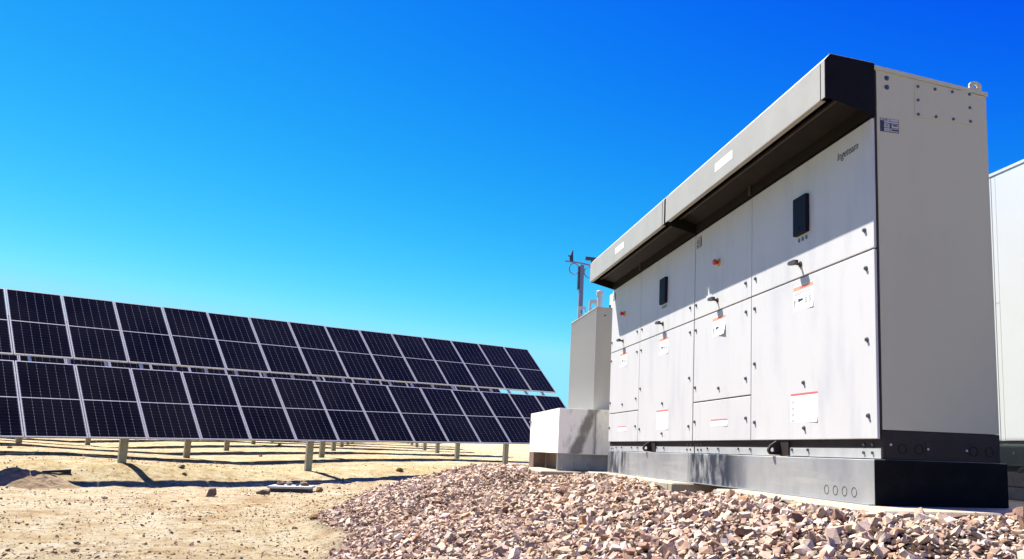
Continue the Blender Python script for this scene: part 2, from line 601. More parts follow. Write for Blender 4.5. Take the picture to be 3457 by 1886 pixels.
def build_ground():
    cx, cy = C_LOC.x, C_LOC.y
    # denser towards the open field; the grid goes all the way round
    a0 = math.atan2(fwd.x, fwd.y)
    th = np.concatenate([np.linspace(a0 - .72, a0 + .60, 760), np.linspace(a0 + .60, a0 - .72 + 2 * math.pi, 70)[1:-1]])
    rr = np.concatenate([[0.0], np.geomspace(0.6, 60, 560), np.geomspace(63, 2600, 60)])
    Tm, Rm = np.meshgrid(th, rr[1:])
    X = cx + np.sin(Tm) * Rm
    Y = cy + np.cos(Tm) * Rm
    Z = ground_z(X, Y)
    nr, nt_ = X.shape
    vs_ = np.stack([X, Y, Z], -1).reshape(-1, 3)
    idx = np.arange(nr * nt_).reshape(nr, nt_)
    a, b = idx[:-1, :], idx[1:, :]
    a2, b2 = np.roll(a, -1, 1), np.roll(b, -1, 1)
    q = np.stack([a, a2, b2, b], -1).reshape(-1, 4)
    cz = float(ground_z(np.array([cx]), np.array([cy]))[0])
    vs_ = np.vstack([vs_, [[cx, cy, cz]]])
    me = bpy.data.meshes.new('ground')
    nv, nq = len(vs_), len(q)
    first = idx[0]
    tris = np.stack([np.full(nt_, nv - 1), np.roll(first, -1), first], -1)
    me.vertices.add(nv)
    me.vertices.foreach_set('co', vs_.ravel())
    loops = np.concatenate([q[:, ::-1].ravel(), tris[:, ::-1].ravel()])
    me.loops.add(len(loops))
    me.loops.foreach_set('vertex_index', loops.astype(np.int32))
    me.polygons.add(nq + nt_)
    starts = np.concatenate([np.arange(nq) * 4, nq * 4 + np.arange(nt_) * 3])
    me.polygons.foreach_set('loop_start', starts.astype(np.int32))
    me.polygons.foreach_set('use_smooth', np.ones(nq + nt_, bool))
    me.update(calc_edges=True)
    pm = np.append(pad_mask(X, Y).ravel(), 0)
    at = me.attributes.new('pad', 'FLOAT', 'POINT')
    at.data.foreach_set('value', pm.astype(np.float32))
    me.materials.append(ground_material())
    if me.polygons[10].normal.z < 0:
        me.flip_normals()
    o = link('ground', me)
    tag(o, kind='structure')
    return o


build_ground()


# ------------------------------------------------------------------ loose stones
def stone_templates(n, pts, flat=(1, .72, .46)):
    out = []
    for _ in range(n):
        bm = bmesh.new()
        for _k in range(pts):
            v = Vector((random.gauss(0, 1), random.gauss(0, 1), random.gauss(0, 1))).normalized()
            r = random.uniform(.75, 1)
            bm.verts.new((v.x * r * flat[0] * .5, v.y * r * flat[1] * .5, v.z * r * flat[2] * .5))
        res = bmesh.ops.convex_hull(bm, input=bm.verts)
        junk = [e for e in res['geom_interior'] if isinstance(e, bmesh.types.BMVert)]
        bmesh.ops.delete(bm, geom=junk, context='VERTS')
        bmesh.ops.triangulate(bm, faces=bm.faces)
        bmesh.ops.recalc_face_normals(bm, faces=bm.faces)
        bm.verts.index_update()
        out.append((np.array([v.co[:] for v in bm.verts]), np.array([[v.index for v in f.verts] for f in bm.faces])))
        bm.free()
    return out


def rand_rot(n, tilt):
    """random rotations: free spin, limited tilt"""
    yaw = RNG.uniform(0, 2 * np.pi, n); p = RNG.normal(0, tilt, n); r = RNG.normal(0, tilt, n)
    cy, sy, cp, sp, cr, sr = np.cos(yaw), np.sin(yaw), np.cos(p), np.sin(p), np.cos(r), np.sin(r)
    R = np.empty((n, 3, 3))
    R[:, 0, 0] = cy * cp; R[:, 0, 1] = cy * sp * sr - sy * cr; R[:, 0, 2] = cy * sp * cr + sy * sr
    R[:, 1, 0] = sy * cp; R[:, 1, 1] = sy * sp * sr + cy * cr; R[:, 1, 2] = sy * sp * cr - cy * sr
    R[:, 2, 0] = -sp; R[:, 2, 1] = cp * sr; R[:, 2, 2] = cp * cr
    return R


def scatter(name, P, size, cols, templates, tilt=.45):
    """P (n,3) points, size (n,), cols (n,3) -> one mesh"""
    n = len(P)
    which = RNG.integers(0, len(templates), n)
    Rm = rand_rot(n, tilt)
    V, F, Cc, off = [], [], [], 0
    for k, (tv, tf) in enumerate(templates):
        s = np.where(which == k)[0]
        if not len(s): continue
        vv = np.einsum('nij,vj->nvi', Rm[s], tv) * size[s][:, None, None] + P[s][:, None, :]
        ff = tf[None] + (np.arange(len(s)) * len(tv))[:, None, None] + off
        off += len(s) * len(tv)
        V.append(vv.reshape(-1, 3)); F.append(ff.reshape(-1, 3))
        Cc.append(np.repeat(cols[s], len(tv), 0))
    V, F, Cc = np.vstack(V), np.vstack(F), np.vstack(Cc)
    me = bpy.data.meshes.new(name)
    me.vertices.add(len(V)); me.vertices.foreach_set('co', V.ravel())
    me.loops.add(F.size); me.loops.foreach_set('vertex_index', F.ravel().astype(np.int32))
    me.polygons.add(len(F)); me.polygons.foreach_set('loop_start', (np.arange(len(F)) * 3).astype(np.int32))
    me.update(calc_edges=True)
    at = me.attributes.new('tint', 'FLOAT_COLOR', 'POINT')
    at.data.foreach_set('color', np.hstack([Cc, np.ones((len(Cc), 1))]).astype(np.float32).ravel())
    me.materials.append(STONEM)
    me.shade_flat()
    return link(name, me)


PAL = np.array([(.56, .45, .345), (.47, .355, .265), (.38, .25, .175), (.60, .51, .41), (.42, .35, .27), (.29, .185, .125),
                (.52, .39, .235), (.70, .64, .56), (.22, .14, .10), (.46, .27, .13)])
PAL = (PAL * .88 + PAL.mean(1, keepdims=True) * .12) * np.array([.93, .83, .735])
PALW = np.array([.18, .16, .13, .15, .10, .08, .07, .07, .04, .02])


def blocky_templates(n, dims=(1, .72, .52), j=.17):
    out = []
    for _ in range(n):
        bm = bmesh.new()
        for sx in (-.5, .5):
            for sy in (-.5, .5):
                for sz in (-.5, .5):
                    bm.verts.new(((sx + random.uniform(-j, j)) * dims[0], (sy + random.uniform(-j, j)) * dims[1], (sz + random.uniform(-j, j)) * dims[2]))
        for _k in range(2):
            bm.verts.new((random.uniform(-.6, .6) * dims[0], random.uniform(-.6, .6) * dims[1], random.choice((-.58, .58)) * dims[2]))
        res = bmesh.ops.convex_hull(bm, input=bm.verts)
        bmesh.ops.delete(bm, geom=[e for e in res['geom_interior'] if isinstance(e, bmesh.types.BMVert)], context='VERTS')
        bmesh.ops.triangulate(bm, faces=bm.faces)
        bmesh.ops.recalc_face_normals(bm, faces=bm.faces)
        bm.verts.index_update()
        out.append((np.array([v.co[:] for v in bm.verts]), np.array([[v.index for v in f.verts] for f in bm.faces])))
        bm.free()
    return out


def build_gravel():
    cell = 0.0295
    gx, gy = np.meshgrid(np.arange(-4.6, 3.0, cell), np.arange(-2.6, 12.2, cell))
    x = gx.ravel() + RNG.uniform(-.5, .5, gx.size) * cell
    y = gy.ravel() + RNG.uniform(-.5, .5, gx.size) * cell
    keep = (pad_mask(x, y) + RNG.normal(0, .12, x.size)) > RNG.uniform(.25, .75, x.size)
    # nothing under the slabs
    keep &= ~((x > -.335) & (y > -.525) & (y < 6.6)) & ~((x > -.905) & (y > 6.66) & (y < 9.70))
    keep &= ~((x > 1.0) & (y > -.2))
    keep |= ((x > -.27) & (x < .5) & (y > 1.9) & (y < 2.95))
    x, y = x[keep], y[keep]
    size = np.clip(np.exp(RNG.normal(math.log(.0295), .46, len(x))), .011, .08)
    edge = pad_mask(x, y)
    size *= .75 + .25 * edge
    z = ground_z(x, y) + size * RNG.uniform(-.2, .34, len(x))
    cols = PAL[RNG.choice(len(PAL), len(x), p=PALW / PALW.sum())] * RNG.uniform(.8, 1.15, (len(x), 1))
    o = scatter('gravel', np.stack([x, y, z], -1), size, cols, blocky_templates(60, (1, .66, .40), .21) + stone_templates(60, 13, (1.15, .8, .52)), .6)
    tag(o, 'crushed pinkish tan stone banked up around the concrete slab', 'gravel', kind='stuff')


def build_crumbs():
    n = 60000
    # field between the table row and the stone bank
    ang = RNG.uniform(-.75, .2, n) + .02
    r = 4.6 + 22 * RNG.uniform(0, 1, n) ** 1.35
    x, y = C_LOC.x + np.sin(ang) * r, C_LOC.y + np.cos(ang) * r
    dens = fbm(x * .55, y * .9, 4, 55) + .15
    keep = (dens > RNG.uniform(-.15, .38, n)) & (pad_mask(x, y) < .5)
    x, y = x[keep], y[keep]
    size = np.clip(np.exp(RNG.normal(math.log(.019), .55, len(x))), .007, .085)
    z = ground_z(x, y) + size * .1
    pal = .78 * np.array([(.42, .31, .19), (.34, .22, .12), (.24, .145, .08), (.46, .37, .26), (.36, .20, .09), (.19, .115, .07)])
    cols = pal[RNG.integers(0, len(pal), len(x))] * RNG.uniform(.85, 1.15, (len(x), 1))
    o = scatter('earth_crumbs', np.stack([x, y, z], -1), size, cols, stone_templates(30, 9, (1, .75, .55)), .5)
    tag(o, 'small clods and grit strewn over the dry earth', 'clods', kind='stuff')


build_gravel()
build_crumbs()

# ------------------------------------------------------------------ concrete slabs
def slab(name, label, x0, x1, y0, y1, z0, z1, seed):
    rnd = random.Random(seed)
    bm = bmesh.new()
    bmesh.ops.create_cube(bm, size=1)
    bmesh.ops.scale(bm, vec=(x1 - x0, y1 - y0, z1 - z0), verts=bm.verts)
    bmesh.ops.translate(bm, vec=((x0 + x1) / 2, (y0 + y1) / 2, (z0 + z1) / 2), verts=bm.verts)
    bmesh.ops.bevel(bm, geom=list(bm.edges), offset=.012, segments=1, affect='EDGES')
    m = MB().bm(bm)
    # chipped rim pieces
    for _ in range(14):
        yy = rnd.uniform(y0, y1 - .1)
        m.box(x0 - rnd.uniform(.004, .02), x0 + .01, yy, yy + rnd.uniform(.05, .22), z1 - rnd.uniform(.05, .09), z1 - rnd.uniform(.006, .02))
    o = m.build(name, CONC)
    return tag(o, label, 'slab')


slab('concrete_slab', 'pale concrete slab under the near inverter cabinet, stone heaped along it', -.30, 2.95, -.49, 1.93, -.45, SLAB_Z, 1)
slab('concrete_slab', 'pale concrete slab under the far inverter cabinet, beyond the dark gap', -.30, 1.6, 3.0, 6.45, -.45, SLAB_Z, 2)
slab('concrete_slab', 'sandy concrete slab under the galvanised transformer tray', -.87, 2.2, 6.70, 9.65, -.45, .10, 3)
slab('concrete_slab', 'shaded concrete slab under the white cabinet at the right edge', 1.62, 4.2, 1.95, 6.6, -.45, .10, 4)


# ------------------------------------------------------------------ inverter cabinets
def text_mesh(name, body, size, m, thickness=0.0004, shear=0.0, spacing=1.0):
    cu = bpy.data.curves.new(name, 'FONT')
    cu.body = body
    cu.size = size
    cu.extrude = thickness
    cu.shear = shear
    cu.space_character = spacing
    cu.resolution_u = 3
    tmp = bpy.data.objects.new(name + '_tmp', cu)
    COL.objects.link(tmp)
    dg = bpy.context.evaluated_depsgraph_get()
    me = bpy.data.meshes.new_from_object(tmp.evaluated_get(dg))
    bpy.data.objects.remove(tmp)
    me.materials.clear()
    me.materials.append(m)
    return me


DX = -0.02      # door face


def door(parent, name, y0, y1, z0, z1):
    g = 0.005
    return B(name, DOORP, parent, DX, -.0012, y0 + g, y1 - g, z0 + g, z1 - g, c=.004)


SCREW_ME = None


def screw(parent, y, z, x=DX):
    global SCREW_ME
    if SCREW_ME is None:
        m = MB()
        m.cyl((.0, 0, 0), (-.004, 0, 0), .017, .016, 14)
        m.cyl((-.004, 0, 0), (-.014, 0, 0), .0125, .0115, 10)
        m.box(-.0155, -.0135, -.009, .009, -.002, .002)
        SCREW_ME = m.mesh('screw', SCREW)
    o = link('screw', SCREW_ME, parent)
    o.location = (x, y, z)
    return o


HAND_ME = None


def handle(parent, y, z):
    """wing knob on a short stem"""
    global HAND_ME
    if HAND_ME is None:
        m = MB()
        m.cyl((0, 0, 0), (-.008, 0, 0), .026, .026, 16)
        m.cyl((-.006, 0, 0), (-.062, 0, .006), .013, .012, 12)
        poly = [(-.075, .004), (-.070, .018), (-.05, .024), (.045, .026), (.068, .020), (.072, .008), (.06, -.004), (.02, -.010),
                (-.02, -.014), (-.06, -.010)]
        m.prism(poly, 'x', -.060, -.088)
        HAND_ME = m.mesh('handle', HANDLE)
    o = link('handle', HAND_ME, parent)
    o.scale = (.85, .9, .9)
    o.location = (DX, y, z)
    return o


def label_sheet(parent, y0, y1, z0, z1, kind, curl=False):
    """y0 > y1: y0 is the left edge as seen from in front (far end)"""
    ya, yb = min(y0, y1), max(y0, y1)
    x = DX - .0006
    w, h = yb - ya, z1 - z0
    m = MB()
    n = 10
    vs_, fs_ = [], []
    for r in range(n + 1):
        for c in range(n + 1):
            u, v = c / n, r / n               # u=0 near end
            lift = 0.0
            if curl:
                t = max(0, (0.55 - v)) * max(0, (.6 - u)) * 2.2
                lift = .022 * t
            else:
                t = max(0, (0.25 - v)) * max(0, (.35 - u)) * 6
                lift = .008 * t
            vs_.append((x - lift, ya + w * u, z0 + h * v))
    k = len(vs_)
    for r in range(n):
        for c in range(n):
            a = r * (n + 1) + c
            fs_.append((a, a + 1, a + n + 2, a + n + 1))
    me = MB().add(vs_, fs_).mesh('label', LBLW)
    o = link('label', me, parent)
    x -= .0008
    if kind == 'orange':
        B('label_header', LBLO, parent, x, x - .0004, ya + .004, yb - .004, z1 - .032, z1 - .004)
        p = MB()
        p.box(x - .0005, x - .0009, ya + w * .35, ya + w * .62, z1 - .023, z1 - .013)
        p.build('label_header', LBLR, parent)
        p = MB()
        p.box(x, x - .0004, ya + w * .1, yb - w * .06, z1 - h * .30, z1 - h * .28)
        p.box(x, x - .0004, ya + w * .62, yb - w * .06, z1 - h * .36, z1 - h * .34)
        for u in (.9, .62, .36, .16):
            p.box(x, x - .0004, ya + w * (u - .05), ya + w * (u + .06), z0 + h * .52, z0 + h * .545)
        p.build('label_print', INK, parent)
        p = MB()
        p.prism([(ya + w * .93, z0 + h * .14), (ya + w * .90, z0 + h * .14), (ya + w * .885, z0 + h * .46), (ya + w * .945, z0 + h * .46)], 'x', x, x - .0004)
        p.prism([(ya + w * .74, z0 + h * .34), (ya + w * .74, z0 + h * .48), (ya + w * .5, z0 + h * .45), (ya + w * .5, z0 + h * .39)], 'x', x, x - .0004)
        for u in (.35, .15):
            p.ring((x, ya + w * u, z0 + h * .36), 'x', w * .05, w * .066, -.0004, 14)
            p.cyl((x, ya + w * u, z0 + h * .36), (x - .0004, ya + w * u, z0 + h * .36), w * .018, None, 8)
        p.build('label_print', INKD, parent)
    else:
        B('label_header', LBLR, parent, x, x - .0004, ya, yb, z1 - min(.013, h * .16), z1)
        p = MB()
        for c in range(6):
            for r in range(int(max(2, h / .013)) - 1):
                if random.random() < .75:
                    ww = random.uniform(.06, .11)
                    yy = ya + w * (.06 + .13 * c)
                    zz = z0 + h * .06 + r * .0125
                    if zz < z1 - .032:
                        p.box(x, x - .0003, yy, yy + w * ww, zz, zz + .003)
        p.build('label_print', INKL, parent)
        p = MB()
        nt_ = 4 if h > .12 else 1
        for r in range(nt_):
            zc = z0 + (h - .03) * (r + .15) / nt_
            s = min(.03, h * .4)
            p.prism([(yb - .02 - s, zc), (yb - .02, zc), (yb - .02 - s / 2, zc + s)], 'x', x, x - .0003)
        p.build('label_print', INK, parent)


def grid_plate(name, parent, face, a0, a1, z0, z1, at):
    """small dark-ruled rating plate; face 'y' lies on the end wall, face 'x' on a door"""
    def bx(m, u0, u1, w0, w1, d0, d1):
        if face == 'y': m.box(a0 + (a1 - a0) * u0, a0 + (a1 - a0) * u1, at - d0, at - d1, z0 + (z1 - z0) * w0, z0 + (z1 - z0) * w1)
        else: m.box(at - d0, at - d1, a0 + (a1 - a0) * u0, a0 + (a1 - a0) * u1, z0 + (z1 - z0) * w0, z0 + (z1 - z0) * w1)
    m = MB(); bx(m, 0, 1, 0, 1, .0002, .0010)
    m.build(name, INKD, parent)
    m = MB()
    for (u0, u1, w0, w1) in [(.03, .51, .83, .97), (.55, .97, .83, .97), (.22, .97, .68, .79), (.22, .51, .34, .62),
                             (.62, .97, .34, .62), (.22, .51, .05, .29), (.55, .97, .05, .29)]:
        bx(m, u0, u1, w0, w1, .0012, .0016)
    m.build('plate_field', INKL, parent)
    m = MB()
    for (u0, u1, w0, w1) in [(.10, .40, .88, .93), (.28, .46, .5, .54), (.28, .44, .42, .46), (.68, .92, .47, .58), (.6, .97, .12, .24), (.28, .46, .14, .18)]:
        bx(m, u0, u1, w0, w1, .0018, .0021)
    m.build('plate_print', INKD, parent)


YW, YN = 1.873, 3.238      # wide door / narrow door limits along the length
ZD0, ZSEAM, ZLOW, ZD1 = 0.5033, 1.6857, 0.8728, 2.5438
ZSK0, ZSK1 = 0.3894, 0.5620


def cabinet(label, near):
    t = thing('inverter_cabinet', label, 'cabinet', (0, 0, 0), 'inverter cabinets in a row on the slab')
    W = 0.825
    # carcass with a roof that falls to the back
    m = MB()
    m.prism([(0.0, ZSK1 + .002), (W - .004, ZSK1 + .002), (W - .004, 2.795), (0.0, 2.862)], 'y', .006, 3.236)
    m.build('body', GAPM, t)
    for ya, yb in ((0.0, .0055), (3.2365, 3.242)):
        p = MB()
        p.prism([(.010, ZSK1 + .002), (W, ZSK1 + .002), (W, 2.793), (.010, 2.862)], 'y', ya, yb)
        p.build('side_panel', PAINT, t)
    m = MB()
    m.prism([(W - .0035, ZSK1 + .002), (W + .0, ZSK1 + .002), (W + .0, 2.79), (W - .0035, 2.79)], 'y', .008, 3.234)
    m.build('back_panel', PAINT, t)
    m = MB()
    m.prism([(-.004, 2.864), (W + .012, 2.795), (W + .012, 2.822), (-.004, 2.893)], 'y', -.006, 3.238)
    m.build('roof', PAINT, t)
    lug = MB()
    n = 9
    pts = [(.706, 2.815), (.706, 2.865)] + [(.753 + .047 * math.cos(a), 2.862 + .032 * math.sin(a)) for a in np.linspace(math.pi, 0, n)] + [(.80, 2.81)]
    # eye plate with a hole
    cx_, cz_ = .755, 2.857
    outer = pts
    inner = []
    for p in outer:
        a = math.atan2(p[1] - cz_, p[0] - cx_)
        inner.append((cx_ + .016 * math.cos(a), cz_ + .013 * math.sin(a)))
    vs_, fs_ = [], []
    for yy in (.004, .018):
        vs_ += [(p[0], yy, p[1]) for p in outer] + [(p[0], yy, p[1]) for p in inner]
    k = len(outer)
    for i in range(k):
        j = (i + 1) % k
        fs_ += [(i, j, k + j, k + i), (2 * k + i, 3 * k + i, 3 * k + j, 2 * k + j), (i, 2 * k + i, 2 * k + j, j), (k + i, k + j, 3 * k + j, 3 * k + i)]
    lug.add(vs_, fs_).build('lifting_eye', PAINT, t)
    # doors
    up_w = door(t, 'door', .006, YW, ZSEAM, ZD1)
    lo_w = door(t, 'door', .006, YW, ZD0, ZSEAM)
    up_n = door(t, 'door', YW, YN, ZSEAM, ZD1)
    lo_n = door(t, 'door', YW, YN, ZLOW, ZSEAM)
    pn = door(t, 'access_panel', YW, YN, ZD0, ZLOW)
    for d_, lst in ((up_w, [(.115, 1.824), (1.787, 1.824)]),
                    (lo_w, [(.104, 1.574), (1.797, 1.575), (1.795, 1.12), (.106, 1.12), (.104, .648), (.952, .91), (.945, .588), (1.79, .648)]),
                    (up_n, [(1.985, 1.823), (3.186, 1.822)]),
                    (lo_n, [(1.974, 1.575), (3.182, 1.573), (3.18, 1.015), (2.575, .972), (1.973, 1.015)]),
                    (pn, [(1.965, .687), (3.178, .687)])):
        for y, z in lst:
            screw(d_, y, z)
    handle(up_w, .995, 1.783)
    handle(up_n, 2.632, 1.783)
    # display on the wide upper door
    m = MB().box(DX - .0005, DX - .034, .853, 1.055, 2.000, 2.285, c=.006)
    disp = m.build('display_box', NAVY, up_w)
    MB().box(DX - .0345, DX - .036, .94, .975, 2.03, 2.055, c=.0006).build('display_latch', BLACKP, up_w)
    for y in (.901, .958, 1.014):
        m = MB()
        m.ring((DX - .0005, y, 1.967), 'x', .009, .016, -.003, 16)
        m.cyl((DX - .0004, y, 1.967), (DX - .0022, y, 1.967), .009, None, 12)
        m.build('indicator_lamp', SCREW, up_w)
    # emergency stop on the narrow upper door
    y, z = 2.603, 2.132
    MB().cyl((DX - .0005, y, z), (DX - .012, y, z), .034, .033, 20).build('stop_collar', YELP, up_n)
    m = MB()
    m.cyl((DX - .012, y, z), (DX - .032, y, z), .016, .016, 16)
    m.cyl((DX - .032, y, z), (DX - .044, y, z), .024, .028, 20)
    m.cyl((DX - .044, y, z), (DX - .058, y, z), .028, .024, 20)
    m.build('stop_button', REDP, up_n)
    grid_plate('rating_sticker', up_n, 'x', 3.064, 3.204, 2.392, 2.500, DX)
    # warning sheets
    label_sheet(lo_w, 1.112, .806, 1.442, 1.628, 'orange')
    label_sheet(lo_n, 2.745, 2.434, 1.452, 1.630, 'orange', curl=near)
    label_sheet(lo_w, 1.155, .752, .630, .838, 'white')
    label_sheet(pn, 2.759, 2.37, .635, .696, 'white')
    if near:
        me = text_mesh('maker_name', 'Ingeteam', .078, INKD, .0006, .18, .96)
        o = link('maker_name', me, up_w)
        o.matrix_local = Matrix(((0, 0, -1, DX - .0012), (-1, 0, 0, .452), (0, 1, 0, 2.392), (0, 0, 0, 1)))
        # end wall fittings
        cp = MB().box(.2851, .7157, -.003, -.0002, 2.5787, 2.8221 - .012, c=.001).build('cover_plate', PAINT, t)
        for (x, z) in [(.31, 2.79), (.437, 2.79), (.567, 2.79), (.697, 2.79), (.309, 2.697), (.696, 2.697), (.308, 2.6), (.439, 2.6), (.568, 2.601), (.698, 2.602)]:
            mm = MB()
            mm.cyl((x, -.003, z), (x, -.008, z), .0105, .0095, 12)
            mm.build('screw', SCREW, cp)
        for z in (2.817, 2.755):
            mm = MB()
            mm.cyl((.084, -.0002, z), (.084, -.004, z), .017, .016, 16)
            mm.cyl((.084, -.004, z), (.084, -.010, z), .010, .009, 6)
            mm.build('bolt', SCREW, t)
        grid_plate('rating_plate', t, 'y', .030, .164, 2.452, 2.543, -.0002)
    # canopy over the doors
    cy0, cy1 = 0.0, 3.204
    cz0, cz1 = 2.6306, 2.8808
    xf = -.3557
    m = MB()
    m.prism([(xf, cz0), (xf, cz1), (-.3142, 2.9305), (-.001, 2.912), (-.001, 2.907), (-.312, 2.925), (xf + .004, cz1 - .002), (xf + .004, cz0)],
            'y', cy0 + .004, cy1 - .004)
    m.box(xf - .0015, xf - .0045, cy0 + .055, cy1 - .055, cz0 + .0, cz1 - .004, c=.001)
    m.box(xf - .004, xf + .036, cy0 + .06, cy1 - .06, cz0 - .0045, cz0 - .0005)
    cano = m.build('canopy', CANOPY, t)
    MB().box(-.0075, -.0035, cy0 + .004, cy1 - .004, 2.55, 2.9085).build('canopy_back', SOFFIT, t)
    for ya, yb in ((cy0, cy0 + .003), (cy1 - .003, cy1)):
        p = MB()
        p.prism([(xf + .0045, cz0 + .002), (xf + .0045, cz1), (-.3142, 2.924), (-.002, 2.9065), (-.002, 2.548)], 'y', ya, yb)
        p.build('canopy_end', BLACKP, t)
    m = MB()
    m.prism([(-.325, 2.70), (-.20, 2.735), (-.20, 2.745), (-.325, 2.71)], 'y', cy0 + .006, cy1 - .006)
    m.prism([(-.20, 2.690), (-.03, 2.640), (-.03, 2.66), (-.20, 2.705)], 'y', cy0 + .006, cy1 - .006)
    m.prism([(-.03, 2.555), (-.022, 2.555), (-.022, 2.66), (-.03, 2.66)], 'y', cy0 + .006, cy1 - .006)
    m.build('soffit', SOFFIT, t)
    m = MB()
    m.box(-.212, -.198, cy0 + .01, cy1 - .01, 2.672, 2.690)
    m.box(-.05, -.035, 1.86, 1.885, 2.56, 2.64)
    m.build('soffit_rail', BAR, t)
    m = MB()
    m.box(xf - .0048, xf - .0056, 1.49, 1.865, 2.725, 2.795)
    m.build('fascia_sticker', STICK, t)
    # skid under the cabinet
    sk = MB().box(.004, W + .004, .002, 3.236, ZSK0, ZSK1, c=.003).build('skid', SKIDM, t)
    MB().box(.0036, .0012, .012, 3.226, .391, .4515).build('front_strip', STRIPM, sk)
    for ya, yb in ((1.90, 2.18), (.92, 1.18), (2.6, 2.9)):
        MB().box(.0010, -.0015, ya, yb, .394, .447, c=.0008).build('skid_plate', STRIPM, sk)
    bolt_me = MB().cyl((0, 0, 0), (-.009, 0, 0), .0105, .0095, 8).mesh('bolt', SCREW)
    for yy in (.10, .20, 3.05, 3.14):
        for zz in (.425, .475):
            link('bolt', bolt_me, sk).location = (.0012 if zz < .45 else .004, yy, zz)
    for yy in (.93, 1.17, 1.92, 2.16, 2.62, 2.88):
        link('bolt', bolt_me, sk).location = (-.0015, yy, .437)
    # lifting lug: a plate standing out from the skid
    m = MB()
    prof = [(.003, .395), (.003, .500), (-.035, .500), (-.085, .468), (-.103, .440), (-.103, .420), (-.085, .398)]
    cxx, czz = -.066, .432
    inn = [(cxx + .019 * math.cos(math.atan2(p[1] - czz, p[0] - cxx)), czz + .019 * math.sin(math.atan2(p[1] - czz, p[0] - cxx))) for p in prof]
    vs_, fs_ = [], []
    k = len(prof)
    for yy in (1.36, 1.385):
        vs_ += [(p[0], yy, p[1]) for p in prof] + [(p[0], yy, p[1]) for p in inn]
    for i in range(k):
        j = (i + 1) % k
        fs_ += [(i, j, k + j, k + i), (2 * k + i, 3 * k + i, 3 * k + j, 2 * k + j), (i, 2 * k + i, 2 * k + j, j), (k + i, k + j, 3 * k + j, 3 * k + i)]
    m.add(vs_, fs_)
    m.box(.0032, -.010, 1.22, 1.359, .394, .500)
    m.build('lifting_lug', SKIDM, sk)
    if near:
        for x in (.141, .254, .637, .750):
            MB().ring((x, .0015, .453), 'y', .0255, .0300, -.0012, 28).build('knockout', BLACKP, sk)
        MB().box(.006, .014, .0015, -.0003, .398, .494).build('slot', GAPM, sk)
        MB().box(.812, .822, .0015, -.0003, .398, .494).build('slot', GAPM, sk)
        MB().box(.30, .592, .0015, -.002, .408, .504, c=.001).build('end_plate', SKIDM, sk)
        for x, z in ((.315, .457), (.585, .456), (.061, .476)):
            MB().cyl((x, .0015, z), (x, -.006, z), .008, .007, 8).build('bolt', WIREM, sk)
    return t


cab_a = cabinet('light grey inverter cabinet with maker name, nearer of the two', True)
cab_b = cabinet('light grey inverter cabinet beside the transformer, farther of the two', False)
cab_b.location = (0, 3.2435, 0)


def plinth(label, y0, y1, circles, blue):
    t = thing('steel_plinth', label, 'plinth', (0, 0, 0), 'galvanised plinths under the cabinets')
    x0, x1 = -.0606, .8614
    z0, z1 = SLAB_Z + .001, .385
    bm = MB().box(x0, x1, y0, y1, z0, z1, c=.005).build('casing', PLINTHM, t)
    MB().box(x0 + .001, x1 - .001, y0 - .003, y0 - .0004, z0 + .001, z1 - .001).build('end_wall', PLINTHD, t)  # thin near-black sheet over the near end of the casing
    m = MB()
    m.box(x0 - .028, x0 - .0002, y0 + .02, y1 - .01, z0, z0 + .006)
    m.build('foot_flange', GALV, t)
    if circles:
        for y in (.561, .448, .333, .218):
            MB().ring((x0 - .0002, y, .181), 'x', .0265, .0305, -.0012, 28).build('knockout', GAPM, t)
    return t


